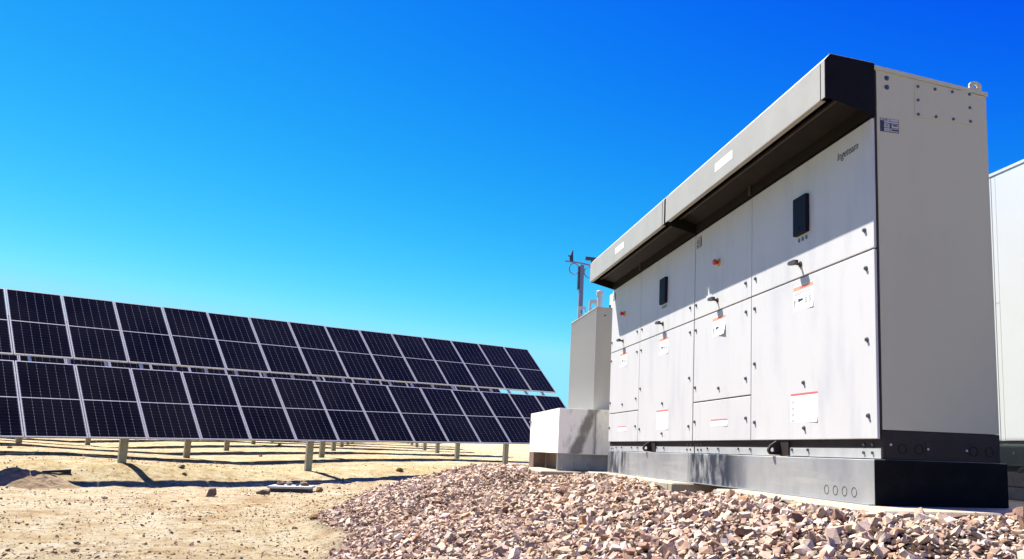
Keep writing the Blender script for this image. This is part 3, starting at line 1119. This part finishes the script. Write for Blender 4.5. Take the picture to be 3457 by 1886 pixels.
def plinth_material():
    """weathered zinc with dark blue-grey streaks where rain ran down"""
    m = bpy.data.materials.new('plinth_zinc')
    m.use_nodes = True
    nt = m.node_tree
    N, L = nt.nodes, nt.links
    b = N['Principled BSDF']
    b.inputs['Metallic'].default_value = .45
    b.inputs['Roughness'].default_value = .5
    tc = N.new('ShaderNodeTexCoord')

    def noise(scale, st, det=6):
        mp = N.new('ShaderNodeMapping'); mp.inputs['Scale'].default_value = st
        L.new(tc.outputs['Object'], mp.inputs['Vector'])
        n = N.new('ShaderNodeTexNoise'); n.inputs['Scale'].default_value = scale; n.inputs['Detail'].default_value = det
        n.inputs['Roughness'].default_value = .65
        L.new(mp.outputs['Vector'], n.inputs['Vector'])
        return n.outputs['Fac']

    def mr(v, a, c, lo=0., hi=1.):
        n = N.new('ShaderNodeMapRange')
        for k, x in zip(('From Min', 'From Max', 'To Min', 'To Max'), (a, c, lo, hi)): n.inputs[k].default_value = x
        L.new(v, n.inputs['Value'])
        return n.outputs['Result']

    def mul(a, c):
        n = N.new('ShaderNodeMath'); n.operation = 'MULTIPLY'; L.new(a, n.inputs[0]); L.new(c, n.inputs[1]); return n.outputs[0]

    def mix(f, a, c):
        x = N.new('ShaderNodeMix'); x.data_type = 'RGBA'; L.new(f, x.inputs['Factor'])
        for key, v in (('A', a), ('B', c)):
            if isinstance(v, tuple): x.inputs[key].default_value = (*v, 1)
            else: L.new(v, x.inputs[key])
        return x.outputs['Result']
    c = mix(mr(noise(2.5, (1, 1, .6)), .4, .65), (.37, .37, .36), (.28, .28, .29))
    c = mix(mr(noise(5, (1, .25, 3)), .55, .7, 0, .6), c, (.44, .44, .43))
    sep = N.new('ShaderNodeSeparateXYZ'); L.new(tc.outputs['Object'], sep.inputs['Vector'])
    # streaked stretch along the length (a stain with its own outline)
    yy = sep.outputs['Y']

    def band(a0, a1, b1, b0):
        return mul(mr(yy, a0, a1), mr(yy, b0, b1))
    st = mul(mr(noise(6, (1, 1.5, .6)), .33, .52), band(1.8, 2.25, 3.12, 3.24))
    c = mix(st, c, (.03, .038, .06))
    st2 = mul(mr(noise(6, (1, 2, .5), 5), .40, .57), band(5.2, 5.6, 6.2, 6.4))
    c = mix(st2, c, (.04, .045, .06))
    L.new(c, b.inputs['Base Color'])
    bp = N.new('ShaderNodeBump'); bp.inputs['Distance'].default_value = .0015
    L.new(noise(9, (1, .4, 1)), bp.inputs['Height']); L.new(bp.outputs['Normal'], b.inputs['Normal'])
    return m


PLINTHM = plinth_material()
plinth('galvanised steel plinth with four knockout rings under the near cabinet', -.0135, 3.2385, True, True)
plinth('galvanised steel plinth under the far cabinet, streaked at its far end', 3.2425, 6.3137, False, False)

# ------------------------------------------------------------------ transformer and its tray
def tray_material():
    m = bpy.data.materials.new('tray_zinc')
    m.use_nodes = True
    nt = m.node_tree
    N, L = nt.nodes, nt.links
    b = N['Principled BSDF']
    b.inputs['Metallic'].default_value = .0
    b.inputs['Roughness'].default_value = .55
    tc = N.new('ShaderNodeTexCoord')

    def noise(scale, st=(1, 1, 1), det=6):
        mp = N.new('ShaderNodeMapping'); mp.inputs['Scale'].default_value = st
        L.new(tc.outputs['Object'], mp.inputs['Vector'])
        n = N.new('ShaderNodeTexNoise'); n.inputs['Scale'].default_value = scale; n.inputs['Detail'].default_value = det
        L.new(mp.outputs['Vector'], n.inputs['Vector'])
        return n.outputs['Fac']

    def M(op, *a):
        n = N.new('ShaderNodeMath'); n.operation = op
        for k, v in enumerate(a):
            if isinstance(v, (int, float)): n.inputs[k].default_value = v
            else: L.new(v, n.inputs[k])
        return n.outputs[0]

    def mr(v, a, c, lo=0., hi=1.):
        n = N.new('ShaderNodeMapRange')
        for k, x in zip(('From Min', 'From Max', 'To Min', 'To Max'), (a, c, lo, hi)): n.inputs[k].default_value = x
        L.new(v, n.inputs['Value'])
        return n.outputs['Result']

    def mix(f, a, c):
        x = N.new('ShaderNodeMix'); x.data_type = 'RGBA'; L.new(f, x.inputs['Factor'])
        for key, v in (('A', a), ('B', c)):
            if isinstance(v, tuple): x.inputs[key].default_value = (*v, 1)
            else: L.new(v, x.inputs[key])
        return x.outputs['Result']
    c = mix(mr(noise(2.6, (1, 1, .6), 8), .38, .66), (.90, .88, .79), (.66, .645, .575))
    c = mix(mr(noise(13, (1, 1, .4), 6), .54, .7, 0, .7), c, (.50, .485, .43))
    sep = N.new('ShaderNodeSeparateXYZ'); L.new(tc.outputs['Object'], sep.inputs['Vector'])
    X, Y, Z = sep.outputs
    # spilled liquid that ran down the end wall: slanted tongue widening downwards
    cx = M('ADD', M('MULTIPLY', M('SUBTRACT', Z, .34), .42), -.36)
    wob = M('MULTIPLY', M('SUBTRACT', noise(6), .5), .16)
    dd = M('ABSOLUTE', M('SUBTRACT', M('ADD', X, wob), cx))
    lim = M('ADD', .075, M('MULTIPLY', M('SUBTRACT', .95, Z), .03))
    tongue = M('MULTIPLY', M('MULTIPLY', mr(M('SUBTRACT', lim, dd), -.02, .03), M('LESS_THAN', Y, 7.01)), mr(noise(9), .25, .5, .55, 1.))
    c = mix(tongue, c, (.22, .21, .175))
    dd2 = M('ABSOLUTE', M('SUBTRACT', M('ADD', X, M('MULTIPLY', wob, .4)), -.075))
    run = M('MULTIPLY', M('MULTIPLY', mr(M('SUBTRACT', .022, dd2), -.015, .012), M('LESS_THAN', Y, 7.01)), .7)
    c = mix(run, c, (.34, .33, .29))
    L.new(c, b.inputs['Base Color'])
    return m


TRAYM = tray_material()
tr = thing('oil_tray', 'galvanised box tray with a dark spill streak, left of the cabinets', 'tray', (0, 0, 0))
x0, x1, y0, y1 = -.592, 1.9, 7.0, 9.38
MB().box(x0, x1, y0, y1, .335, .950, c=.004).build('casing', TRAYM, tr)
MB().box(-.076, -.072, y0 - .0025, y0 - .0002, .337, .948).build('seam', GAPM, tr)
m = MB()
m.box(x0 + .002, x0 + .19, y0 + .003, y0 + .009, .1005, .333)
m.box(x0 + .002, x0 + .008, y0 + .0095, y0 + .07, .1005, .333)
m.box(x0 + .19, x0 + .225, y0 + .001, y0 + .06, .1005, .333)
m.box(x0 + .235, x1 - .3, y0 + .03, y0 + .036, .11, .333)
m.box(x0 + .002, x1, y0 + .0005, y0 + .05, .318, .3335)
m.build('foot_frame', GALV, tr)
m = MB()
m.box(x0 + .002, x0 + .008, y1 - .42, y1 - .003, .1005, .333)
m.box(x0 + .008, x0 + .19, y1 - .42, y1 - .412, .1005, .333)
m.box(x0 + .25, x0 + .256, y0 + .08, y1 - .05, .1005, .333)
m.build('skirt', BROWNP, tr)
MB().cyl((x0 + .06, y0 + .003, .135), (x0 + .06, y0 - .012, .135), .014, .013, 8).build('bolt', WIREM, tr)
MB().cyl((x0 + .11, y0 + .003, .118), (x0 + .11, y0 - .012, .118), .014, .013, 8).build('bolt', WIREM, tr)
MB().box(x0 - .03, x0 - .0002, y1 - .09, y1 - .04, .80, .83).build('hook', GALV, tr)

tk = thing('transformer', 'grey transformer tank with ribbed side rising above the tray', 'transformer', (0, 0, 0))
tx0, tx1, ty0, ty1, tz0, tz1 = -.042, 1.55, 7.3, 9.06, .952, 2.445
MB().box(tx0 + .03, tx1, ty0 + .004, ty1 - .004, tz0, tz1 - .012).build('tank', TANKP, tk)
MB().box(tx0 - .004, tx1, ty0, ty0 + .0035, tz0, tz1 - .012).build('end_panel', TANKP, tk)
fin = MB().box(0, .034, 0, .014, tz0 + .001, tz1 - .016, c=.003).mesh('radiator_fin', TANKP)
nf = 46
for k in range(nf):
    o = link('radiator_fin', fin, tk)
    o.location = (tx0 - .004, ty0 + .012 + k * (ty1 - ty0 - .03) / (nf - 1), 0)
MB().box(tx0 - .010, tx1, ty0 - .006, ty1 + .006, tz1 - .0115, tz1 + .006, c=.003).build('lid', TANKP, tk)
MB().cyl((.085, ty0 - .0002, 2.33), (.085, ty0 - .004, 2.33), .012, .012, 12).build('plug', GAPM, tk)


def eye_plate(parent, x0_, x1_, y, z0_, z1_, hx, hz, r):
    outer = [(x0_, z0_), (x0_, z1_ - .03), (x0_ + .012, z1_ - .008), (x0_ + .03, z1_), (x1_, z1_), (x1_, hz + r), (x1_, z0_)]
    inn = [(hx + r * math.cos(math.atan2(p[1] - hz, p[0] - hx)), hz + r * math.sin(math.atan2(p[1] - hz, p[0] - hx))) for p in outer]
    # round the hole by subdividing
    o2, i2 = [], []
    for a in range(len(outer)):
        p, q_ = outer[a], outer[(a + 1) % len(outer)]
        for t_ in (0, .33, .66):
            pt = (p[0] + (q_[0] - p[0]) * t_, p[1] + (q_[1] - p[1]) * t_)
            o2.append(pt)
            an = math.atan2(pt[1] - hz, pt[0] - hx)
            i2.append((hx + r * math.cos(an), hz + r * math.sin(an)))
    k = len(o2)
    vs_, fs_ = [], []
    for yy in (y, y + .02):
        vs_ += [(p[0], yy, p[1]) for p in o2] + [(p[0], yy, p[1]) for p in i2]
    for i in range(k):
        j = (i + 1) % k
        fs_ += [(i, j, k + j, k + i), (2 * k + i, 3 * k + i, 3 * k + j, 2 * k + j), (i, 2 * k + i, 2 * k + j, j), (k + i, k + j, 3 * k + j, 3 * k + i)]
    return MB().add(vs_, fs_).build('lifting_eye', WIREM, parent)


eye_plate(tk, -.055, .075, 8.55, tz1 + .007, 2.655, .035, 2.565, .045)
eye_plate(tk, .03, .16, 8.12, tz1 + .007, 2.70, .105, 2.595, .045)
m = MB()
m.cyl((.155, 7.95, tz1 + .006), (.155, 7.95, 2.755), .042, .042, 20)
m.cyl((.155, 7.95, 2.74), (.155, 7.95, 2.80), .055, .058, 20)
m.cyl((.155, 7.95, 2.80), (.155, 7.95, 2.812), .058, .05, 20)
m.build('filler_pipe', WIREM, tk)
m = MB()
m.cyl((.06, 7.86, tz1 + .005), (.06, 7.86, tz1 + .04), .045, .03, 14)
m.build('valve', MASTD, tk)
MB().box(.262, .42, 7.55, 7.75, tz1 + .008, 2.72, c=.008).build('terminal_box', LBLW, tk)
m = MB()
m.cyl((.235, 7.62, tz1 + .006), (.235, 7.62, tz1 + .04), .03, .02, 12)
m.cyl((.235, 7.62, tz1 + .04), (.24, 7.62, tz1 + .10), .012, .018, 10)
m.build('gauge', MASTD, tk)

# weather mast behind the transformer
ms = thing('weather_mast', 'slim blue-grey weather mast with two sensors behind the transformer', 'mast', (0, 0, 0))
mx, my, mz = .205, 9.56, .1005
MB().box(mx - .036, mx + .036, my - .036, my + .036, mz, 3.555, c=.008).build('pole', MASTM, ms)
MB().box(mx - .10, mx + .10, my - .10, my + .10, mz + .0002, mz + .02).build('base_plate', MASTM, ms)
MB().box(mx - .066, mx - .0365, my - .04, my + .04, 3.12, 3.52, c=.006).build('logger_box', MASTD, ms)
m = MB()
m.tube([(mx - .30, my, 3.60), (mx - .02, my - .05, 3.575), (mx + .22, my - .05, 3.535)], .014)
m.build('cross_arm', MASTM, ms)
m = MB()
m.cyl((mx - .19, my, 3.60), (mx - .19, my, 3.70), .035, .03, 12)
m.cyl((mx - .19, my, 3.70), (mx - .17, my, 3.80), .03, .008, 10)
m.cyl((mx - .19, my, 3.68), (mx - .25, my, 3.70), .012, .012, 8)
m.build('wind_sensor', MASTD, ms)
m = MB()
m.cyl((mx + .165, my - .05, 3.53), (mx + .175, my - .05, 3.66), .022, .022, 10)
m.cyl((mx + .05, my - .05, 3.665), (mx + .24, my - .05, 3.665), .036, .03, 12)
m.build('light_sensor', MASTD, ms)
for cx_, cz_ in ((mx - .14, 3.47), (mx + .125, 3.43)):
    m = MB()
    pts = [(cx_ + .085 * math.cos(a), my - .02, cz_ + .095 * math.sin(a)) for a in np.linspace(0, 2 * math.pi, 19)]
    m.tube(pts, .009, 6)
    m.build('cable_coil', MASTM, ms)

# ------------------------------------------------------------------ white cabinet at the right edge
cw = thing('white_cabinet', 'white steel cabinet at the right edge, behind the near inverter', 'cabinet', (0, 0, 0))
X2 = 1.84
MB().box(X2, X2 + 1.1, -.4, 5.0, .562, 2.735).build('body', CONTW, cw)
MB().box(X2 - .008, X2 + 1.11, -.41, 5.01, 2.737, 2.762, c=.002).build('roof', CONTW, cw)
for a_, b_ in ((-.38, .30), (.31, 1.185), (1.19, 1.235), (1.24, 4.9)):
    if b_ - a_ < .1:
        MB().box(X2 - .006, X2 - .0005, a_, b_, .565, 1.665, c=.001).build('trim', CONTW, cw)
        MB().box(X2 - .006, X2 - .0005, a_, b_, 1.669, 2.72, c=.001).build('trim', CONTW, cw)
    else:
        MB().box(X2 - .008, X2 - .0005, a_, b_, .565, 2.72, c=.002).build('door', CONTW, cw)
MB().box(X2 + .004, X2 + 1.1, -.4, 5.0, .372, .5605, c=.002).build('skid', CONTG, cw)
MB().box(X2 + .001, X2 + .0036, .6, 1.10, .395, .492, c=.0008).build('skid_plate', CONTG, cw)
MB().cyl((X2 + .001, 1.105, .47), (X2 - .008, 1.105, .47), .012, .011, 10).build('bolt', WIREM, cw)


def block(label, x0_, x1_, y0_, y1_, z0_, z1_):
    o = MB().box(x0_, x1_, y0_, y1_, z0_, z1_, c=.006).build('concrete_block', BLOCK)
    return tag(o, label, 'block', 'concrete blocks under the white cabinet')


block('concrete block lying on the slab, lower of the two under the white cabinet', X2 - .01, X2 + .5, -.35, 1.75, SLAB_Z + .0005, .212)
ub = block('concrete block with red stencilled letters, upper of the two under the white cabinet', X2 - .012, X2 + .5, -.38, 1.70, .2165, .328)
me = text_mesh('stencil', 'ELEC', .030, LBLR, .0003)
o = link('stencil', me, ub)
o.matrix_local = Matrix(((0, 0, -1, X2 - .0128), (-1, 0, 0, 1.012), (0, 1, 0, .262), (0, 0, 0, 1)))
bs = MB()
bs.box(X2 + .07, X2 + .45, -.2, 1.68, .3285, .3715)  # added filler: hides sunlit ground in the dark gap under the skid
tag(bs.build('gap_filler', BLOCK), 'grey filler pad added in the dark gap between upper concrete block and white cabinet skid', 'pad')

# a lump of mortar on the block
def rock_mesh(name, sx, sy, sz, m, seed, sub=3, rough=.28):
    rnd = random.Random(seed)
    bm = bmesh.new()
    bmesh.ops.create_icosphere(bm, subdivisions=sub, radius=1)
    off = Vector((rnd.uniform(-50, 50), rnd.uniform(-50, 50), rnd.uniform(-50, 50)))
    planes = [Vector((rnd.gauss(0, 1), rnd.gauss(0, 1), rnd.gauss(0, 1))).normalized() for _ in range(9)]
    cut = [rnd.uniform(.55, .85) for _ in planes]
    from mathutils import noise as mn
    for v in bm.verts:
        d = v.co.normalized()
        r = 1 + rough * mn.fractal(d * 1.6 + off, .9, 2.1, 4)
        for p, c_ in zip(planes, cut):
            t_ = d.dot(p)
            if t_ > 0: r = min(r, c_ / t_)
        r += .05 * mn.noise(d * 6 + off)
        v.co = Vector((d.x * r * sx, d.y * r * sy, max(d.z, -.55) * r * sz))
    mm = MB().bm(bm)
    return mm.mesh(name, m)


def rock(name, label, cat, x, y, sx, sy, sz, m, seed, z=None, sink=.35, rot=None, sub=3, group=None):
    o = link(name, rock_mesh(name, sx, sy, sz, m, seed, sub))
    zz = float(ground_z(np.array([x]), np.array([y]))[0]) if z is None else z
    o.location = (x, y, zz + sz * sink)
    o.rotation_euler = (0, 0, rot if rot is not None else seed * 1.3)
    return tag(o, label, cat, group)


rock('mortar_lump', 'pale domed lump lying on the upper concrete block', 'lump', X2 + .03, 1.0, .045, .09, .034, ROCKG, 3, z=.326, sink=.4)

# ------------------------------------------------------------------ solar tables
MW, FT, FW = 1.042, .035, .021          # module width, frame depth, frame face width


def module_meshes():
    f = MB()
    f.box(0, FW, 0, MOD_L, -FT, 0)
    f.box(MW - FW, MW, 0, MOD_L, -FT, 0)
    f.box(FW, MW - FW, 0, FW, -FT, 0)
    f.box(FW, MW - FW, MOD_L - FW, MOD_L, -FT, 0)
    f.box(FW, MW - FW, MOD_L / 2 - .010, MOD_L / 2 + .010, -.012, -.0015)
    fm = f.mesh('solar_panel', ALU)
    ph = MOD_L / 2 - .010 - FW
    g = MB().box(FW, MW - FW, 0, ph, -.012, -.004)
    gm = g.mesh('pane', GLASS)

    def uvs(me, gx0, gx1, gy0, gy1):
        lay = me.uv_layers.new(name='UVMap')
        for lp in me.loops:
            co = me.vertices[lp.vertex_index].co
            lay.data[lp.index].uv = ((co.x - gx0) / (gx1 - gx0), (co.y - gy0) / (gy1 - gy0))
    uvs(gm, FW + .008, MW - FW - .008, 0.004, ph - .004)
    # whole module in one mesh for the rows behind
    w = MB()
    w.box(0, MW, 0, MOD_L, -FT, -.003)
    wm = w.mesh('solar_panel', ALU)
    wm.materials.append(GLASS)
    me = bpy.data.meshes.new('solar_panel')
    bm = bmesh.new()
    bm.from_mesh(fm)
    n0 = len(bm.faces)
    bm.from_mesh(gm)
    n1 = len(bm.faces)
    off = len(gm.vertices)
    bm.faces.ensure_lookup_table()
    ul = bm.loops.layers.uv.verify()
    for fc in bm.faces[n0:n1]:
        fc.material_index = 1
        for v in fc.verts:
            pass
    vset = {v for fc in bm.faces[n0:n1] for v in fc.verts}
    for v in vset: v.co.y += FW
    geom = bmesh.ops.duplicate(bm, geom=list(bm.faces[n0:n1]))
    for v in [e for e in geom['geom'] if isinstance(e, bmesh.types.BMVert)]:
        v.co.y += MOD_L / 2 + .010 - FW
    bm.to_mesh(me)
    bm.free()
    me.materials.append(ALU)
    me.materials.append(GLASS)
    bpy.data.meshes.remove(wm)
    return fm, gm, me


FRAME_ME, PANE_ME, WHOLE_ME = module_meshes()
RotT = Matrix(((T_A[0], T_B[0], T_N[0], 0), (T_A[1], T_B[1], T_N[1], 0), (T_A[2], T_B[2], T_N[2], 0), (0, 0, 0, 1)))
RAIL_ME = MB().box(-.02, .02, -.55, .55, -.10, -FT - .001).mesh('rail', RAILM)


def post_mesh(h):
    m = MB()
    w_, d_, t_ = .165, .085, .012
    m.box(-w_ / 2, w_ / 2, -d_ / 2, -d_ / 2 + t_, -.35, h)
    for s in (-1, 1):
        a, b = sorted((s * w_ / 2, s * (w_ / 2 - t_)))
        m.box(a, b, -d_ / 2 + t_, d_ / 2, -.35, h)
        a, b = sorted((s * (w_ / 2 - t_), s * (w_ / 2 - .045)))
        m.box(a, b, d_ / 2 - t_, d_ / 2, -.35, h)
    m.box(-.03, .03, -d_ / 2 - .006, -d_ / 2, -.35, h)
    return m.mesh('post', POSTM)


def table(label, k, i0, i1, posts, detail, group):
    org = Vector(T_O + ROW_D * k + T_A * PITCH_M * i0)
    base_z = float(ground_z(np.array([org.x]), np.array([org.y]))[0])
    t = thing('solar_table', label, 'solar panels', (org.x, org.y, base_z), group)
    base = Vector((org.x, org.y, base_z))
    n = i1 - i0

    def put(o, s, y, z=0.0, tilt=0.0):
        p = org + Vector(T_A) * s + Vector(T_B) * y + Vector(T_N) * z - base
        o.matrix_local = Matrix.Translation(p) @ RotT @ Matrix.Rotation(tilt, 4, 'X')
    if detail < 2:
        for c in range(n):
            for r in range(2):
                jit = random.uniform(-.0035, .0035)
                s, y = c * PITCH_M + (PITCH_M - MW) / 2, r * (MOD_L + GAP)
                if detail == 0:
                    o = link('solar_panel', FRAME_ME, t)
                    put(o, s, y, random.uniform(-.003, .003), jit)
                    a = link('pane', PANE_ME, o)
                    a.location = (0, FW, 0)
                    b_ = link('pane', PANE_ME, o)
                    b_.location = (0, MOD_L / 2 + .010, 0)
                else:
                    o = link('solar_panel', WHOLE_ME, t)
                    put(o, s, y, 0, jit)
        c = 0.35 if detail == 0 else 99
        while c < n:
            o = link('rail', RAIL_ME, t)
            put(o, c * PITCH_M, MOD_L + GAP / 2)
            c += .66
    else:
        me = MB()
        bmx = bmesh.new()
        for c in range(n):
            for r in range(2):
                k0 = len(bmx.verts)
                bmx.from_mesh(WHOLE_ME)
                bmx.verts.ensure_lookup_table()
                s, y = c * PITCH_M + (PITCH_M - MW) / 2, r * (MOD_L + GAP)
                for v in bmx.verts[k0:]:
                    v.co.x += s
                    v.co.y += y
        pm = bpy.data.meshes.new('panel_rows')
        bmx.to_mesh(pm)
        bmx.free()
        pm.materials.append(ALU)
        pm.materials.append(GLASS)
        o = link('panel_rows', pm, t)
        put(o, 0, 0)
    tube = MB().cyl((.05, MOD_L + GAP / 2, -.24), (n * PITCH_M - .05, MOD_L + GAP / 2, -.24), .075, None, 8).build('torque_tube', RAILM, t)
    put(tube, 0, 0)
    for i in posts:
        if not (i0 - .2 <= i <= i1 + .2): continue
        P = org + Vector(T_A) * ((i - i0) * PITCH_M) + Vector(T_B) * (MOD_L + GAP / 2) - Vector(T_N) * .24
        gz = float(ground_z(np.array([P.x]), np.array([P.y]))[0])
        o = link('post', post_mesh(P.z - gz), t)
        o.location = Vector((P.x, P.y, gz)) - base
        o.rotation_euler = (0, 0, math.atan2(T_A[1], T_A[0]) + random.uniform(-.04, .04))
    return t


GR = 'solar tables in parallel rows'
table('front table of dark solar panels in two rows, nearest the camera', 0, -8, 14, [-8.0, -3.9, 2.12, 6.18, 12.2], 0, GR)
LAST = [12.2, 11.1, 10.7, 10.4, 10.2, 10.1, 10.0, 9.9, 9.8]
ords = ['second', 'third', 'fourth', 'fifth', 'sixth', 'seventh', 'eighth', 'ninth']
for k in range(1, 9):
    ps = [-18.0, -14.1, -8.0, -3.9, 2.1, 6.05, LAST[k]]
    lab = 'solar table directly behind the front one, glimpsed through its middle gap' if k == 1 else \
        'solar table of the %s row back, its posts showing under the front table' % ords[k - 1]
    table(lab, k, -14, 13 if k < 3 else 12, ps, 1 if k == 1 else 2, GR)
for k in (2, 3, 4, 5, 6, 7):
    table('far left solar table of the %s row back, its posts small' % ords[k - 1], k, -34, -15, [-32.0, -28.0, -22.0, -18.0], 2, GR)

# ------------------------------------------------------------------ things lying on the ground
rock('rock', 'brown upright rock on pale earth left of the white lid', 'rock', -5.72, 11.6, .10, .085, .115, ROCKM, 21, sink=.45)
rock('rock', 'low tan rock next to the left end of the white lid', 'rock', -5.0, 12.62, .13, .10, .075, ROCKM, 22)
rock('earth_clod', 'orange crumbly clod near the edge of the gravel', 'clod', -3.62, 6.25, .075, .065, .05, CLODM, 23)
rock('earth_clod', 'ochre clod touching the gravel edge right of the orange clod', 'clod', -3.2, 5.95, .07, .06, .045, CLODM, 24)
rock('rock', 'pale rounded rock below the front panels between two posts', 'rock', -7.24, 16.4, .085, .07, .065, ROCKG, 25)
rock('rock', 'reddish rock just in front of the pale rounded rock', 'rock', -7.05, 15.95, .06, .05, .05, CLODM, 26)
rock('rock', 'small grey rock on bare earth in the left foreground', 'rock', -7.09, 10.6, .05, .04, .032, ROCKG, 27, sub=2)
rock('rock', 'small reddish stone on bare earth near the bottom left', 'rock', -6.17, 6.38, .032, .028, .022, CLODM, 28, sub=2)
rock('rock', 'round reddish stone far left below the panels', 'rock', -12.5, 21.5, .07, .06, .05, CLODM, 29, sub=2)
rock('earth_clod', 'orange clod behind the shadow, right of the nearest post', 'clod', -2.45, 19.1, .12, .10, .085, CLODM, 30)
rock('earth_clod', 'wide clump of orange clods at the foot of the right post', 'clod', .35, 21.2, .22, .16, .10, CLODM, 31)
rock('rock', 'small tan rock behind the nearest post on its left', 'rock', -6.84, 26.0, .08, .07, .06, ROCKM, 32, sub=2)
rock('earth_clod', 'dark clump of earth among the far posts', 'clod', -7.14, 33.9, .22, .16, .12, CLODM, 33, sub=2)
rock('rock', 'small orange stone between the white lid and the gravel', 'rock', -3.75, 14.6, .05, .045, .04, CLODM, 34, sub=2)
rock('rock', 'flat grey stone on bare earth, right part of the left foreground', 'rock', -6.0, 10.2, .085, .05, .026, ROCKG, 35, sub=2)
# handhole with a white lid and stones laid on it
lid = thing('handhole_lid', 'white lid over a dark cable pit, weighted with stones', 'lid', (-4.60, 13.55, -.62))
lid.rotation_euler = (0, 0, math.radians(-4))
MB().box(-.36, .36, -.30, .30, 0, .085).build('pit_frame', PIPEM, lid)
MB().box(-.40, .40, -.34, .34, .087, .132, c=.012).build('cover', LIDM, lid)
for n_, (dx, dy, sx, sz, lb) in enumerate([(-.22, .0, .10, .06, 'leftmost stone lying on the white lid'), (-.05, -.02, .085, .065, 'pale grey stone on the middle of the white lid'),
                                           (.24, .02, .12, .065, 'wide stone lying on the right of the white lid'), (.10, -.1, .05, .035, 'smallest stone lying on the white lid')]):
    rock('stone', lb, 'stone', -4.60 + dx, 13.55 + dy, sx, sx * .8, sz, ROCKG if n_ % 2 else ROCKM, 70 + n_, z=-.488, sink=.42, group='stones weighing down the lid')
rock('earth_clod', 'ochre clod against the right end of the white lid', 'clod', -4.08, 13.5, .10, .08, .09, CLODM, 75)

# short dark pipe
pz = [float(ground_z(np.array([a]), np.array([b_]))[0]) for a, b_ in ((-9.35, 14.6), (-8.92, 14.82))]
tag(MB().cyl((-9.35, 14.6, pz[0] + .03), (-8.92, 14.82, pz[1] + .045), .018, .04, 12).build('pipe', PIPEM),
    'short dark tapered pipe lying on the earth below the panels', 'pipe')


# heap of dug earth at the left edge
def heap(label, x, y, rx, ry, h, seed):
    vs_, fs_ = [], []
    n, r_ = 64, 26
    for j in range(r_ + 1):
        for i in range(n):
            a = 2 * math.pi * i / n
            q = j / r_
            vs_.append((math.cos(a) * rx * q, math.sin(a) * ry * q))
    P = np.array(vs_)
    gz = ground_z(P[:, 0] + x, P[:, 1] + y)
    q = np.hypot(P[:, 0] / rx, P[:, 1] / ry)
    prof = (1 - np.clip(q, 0, 1) ** 1.4) ** 1.2
    z = gz + h * prof * (1 + .9 * fbm((P[:, 0] + seed) * 2.4, P[:, 1] * 2.4, 4, seed)) + .05 * prof ** .5 * fbm(P[:, 0] * 14, P[:, 1] * 14, 3, seed + 3) - .02
    b0 = float(gz[0])
    V = [(a, b_, c - b0) for (a, b_), c in zip(vs_, z)]
    for j in range(r_):
        for i in range(n):
            a, b_ = j * n + i, j * n + (i + 1) % n
            fs_.append((a, b_, b_ + n, a + n))
    o = MB().add(V, fs_).build('earth_heap', CLODM2)
    o.location = (x, y, b0)
    return tag(o, label, 'heap')


CLODM2 = mat('heap_earth', (0.36, 0.255, 0.125), 0.95, var=(0.25, 0.16, 0.07), scale=8, bump=0.02, bscale=20)
heap('low heap of dug earth in shadow at the left edge', -9.2, 13.35, 1.0, .55, .36, 5)
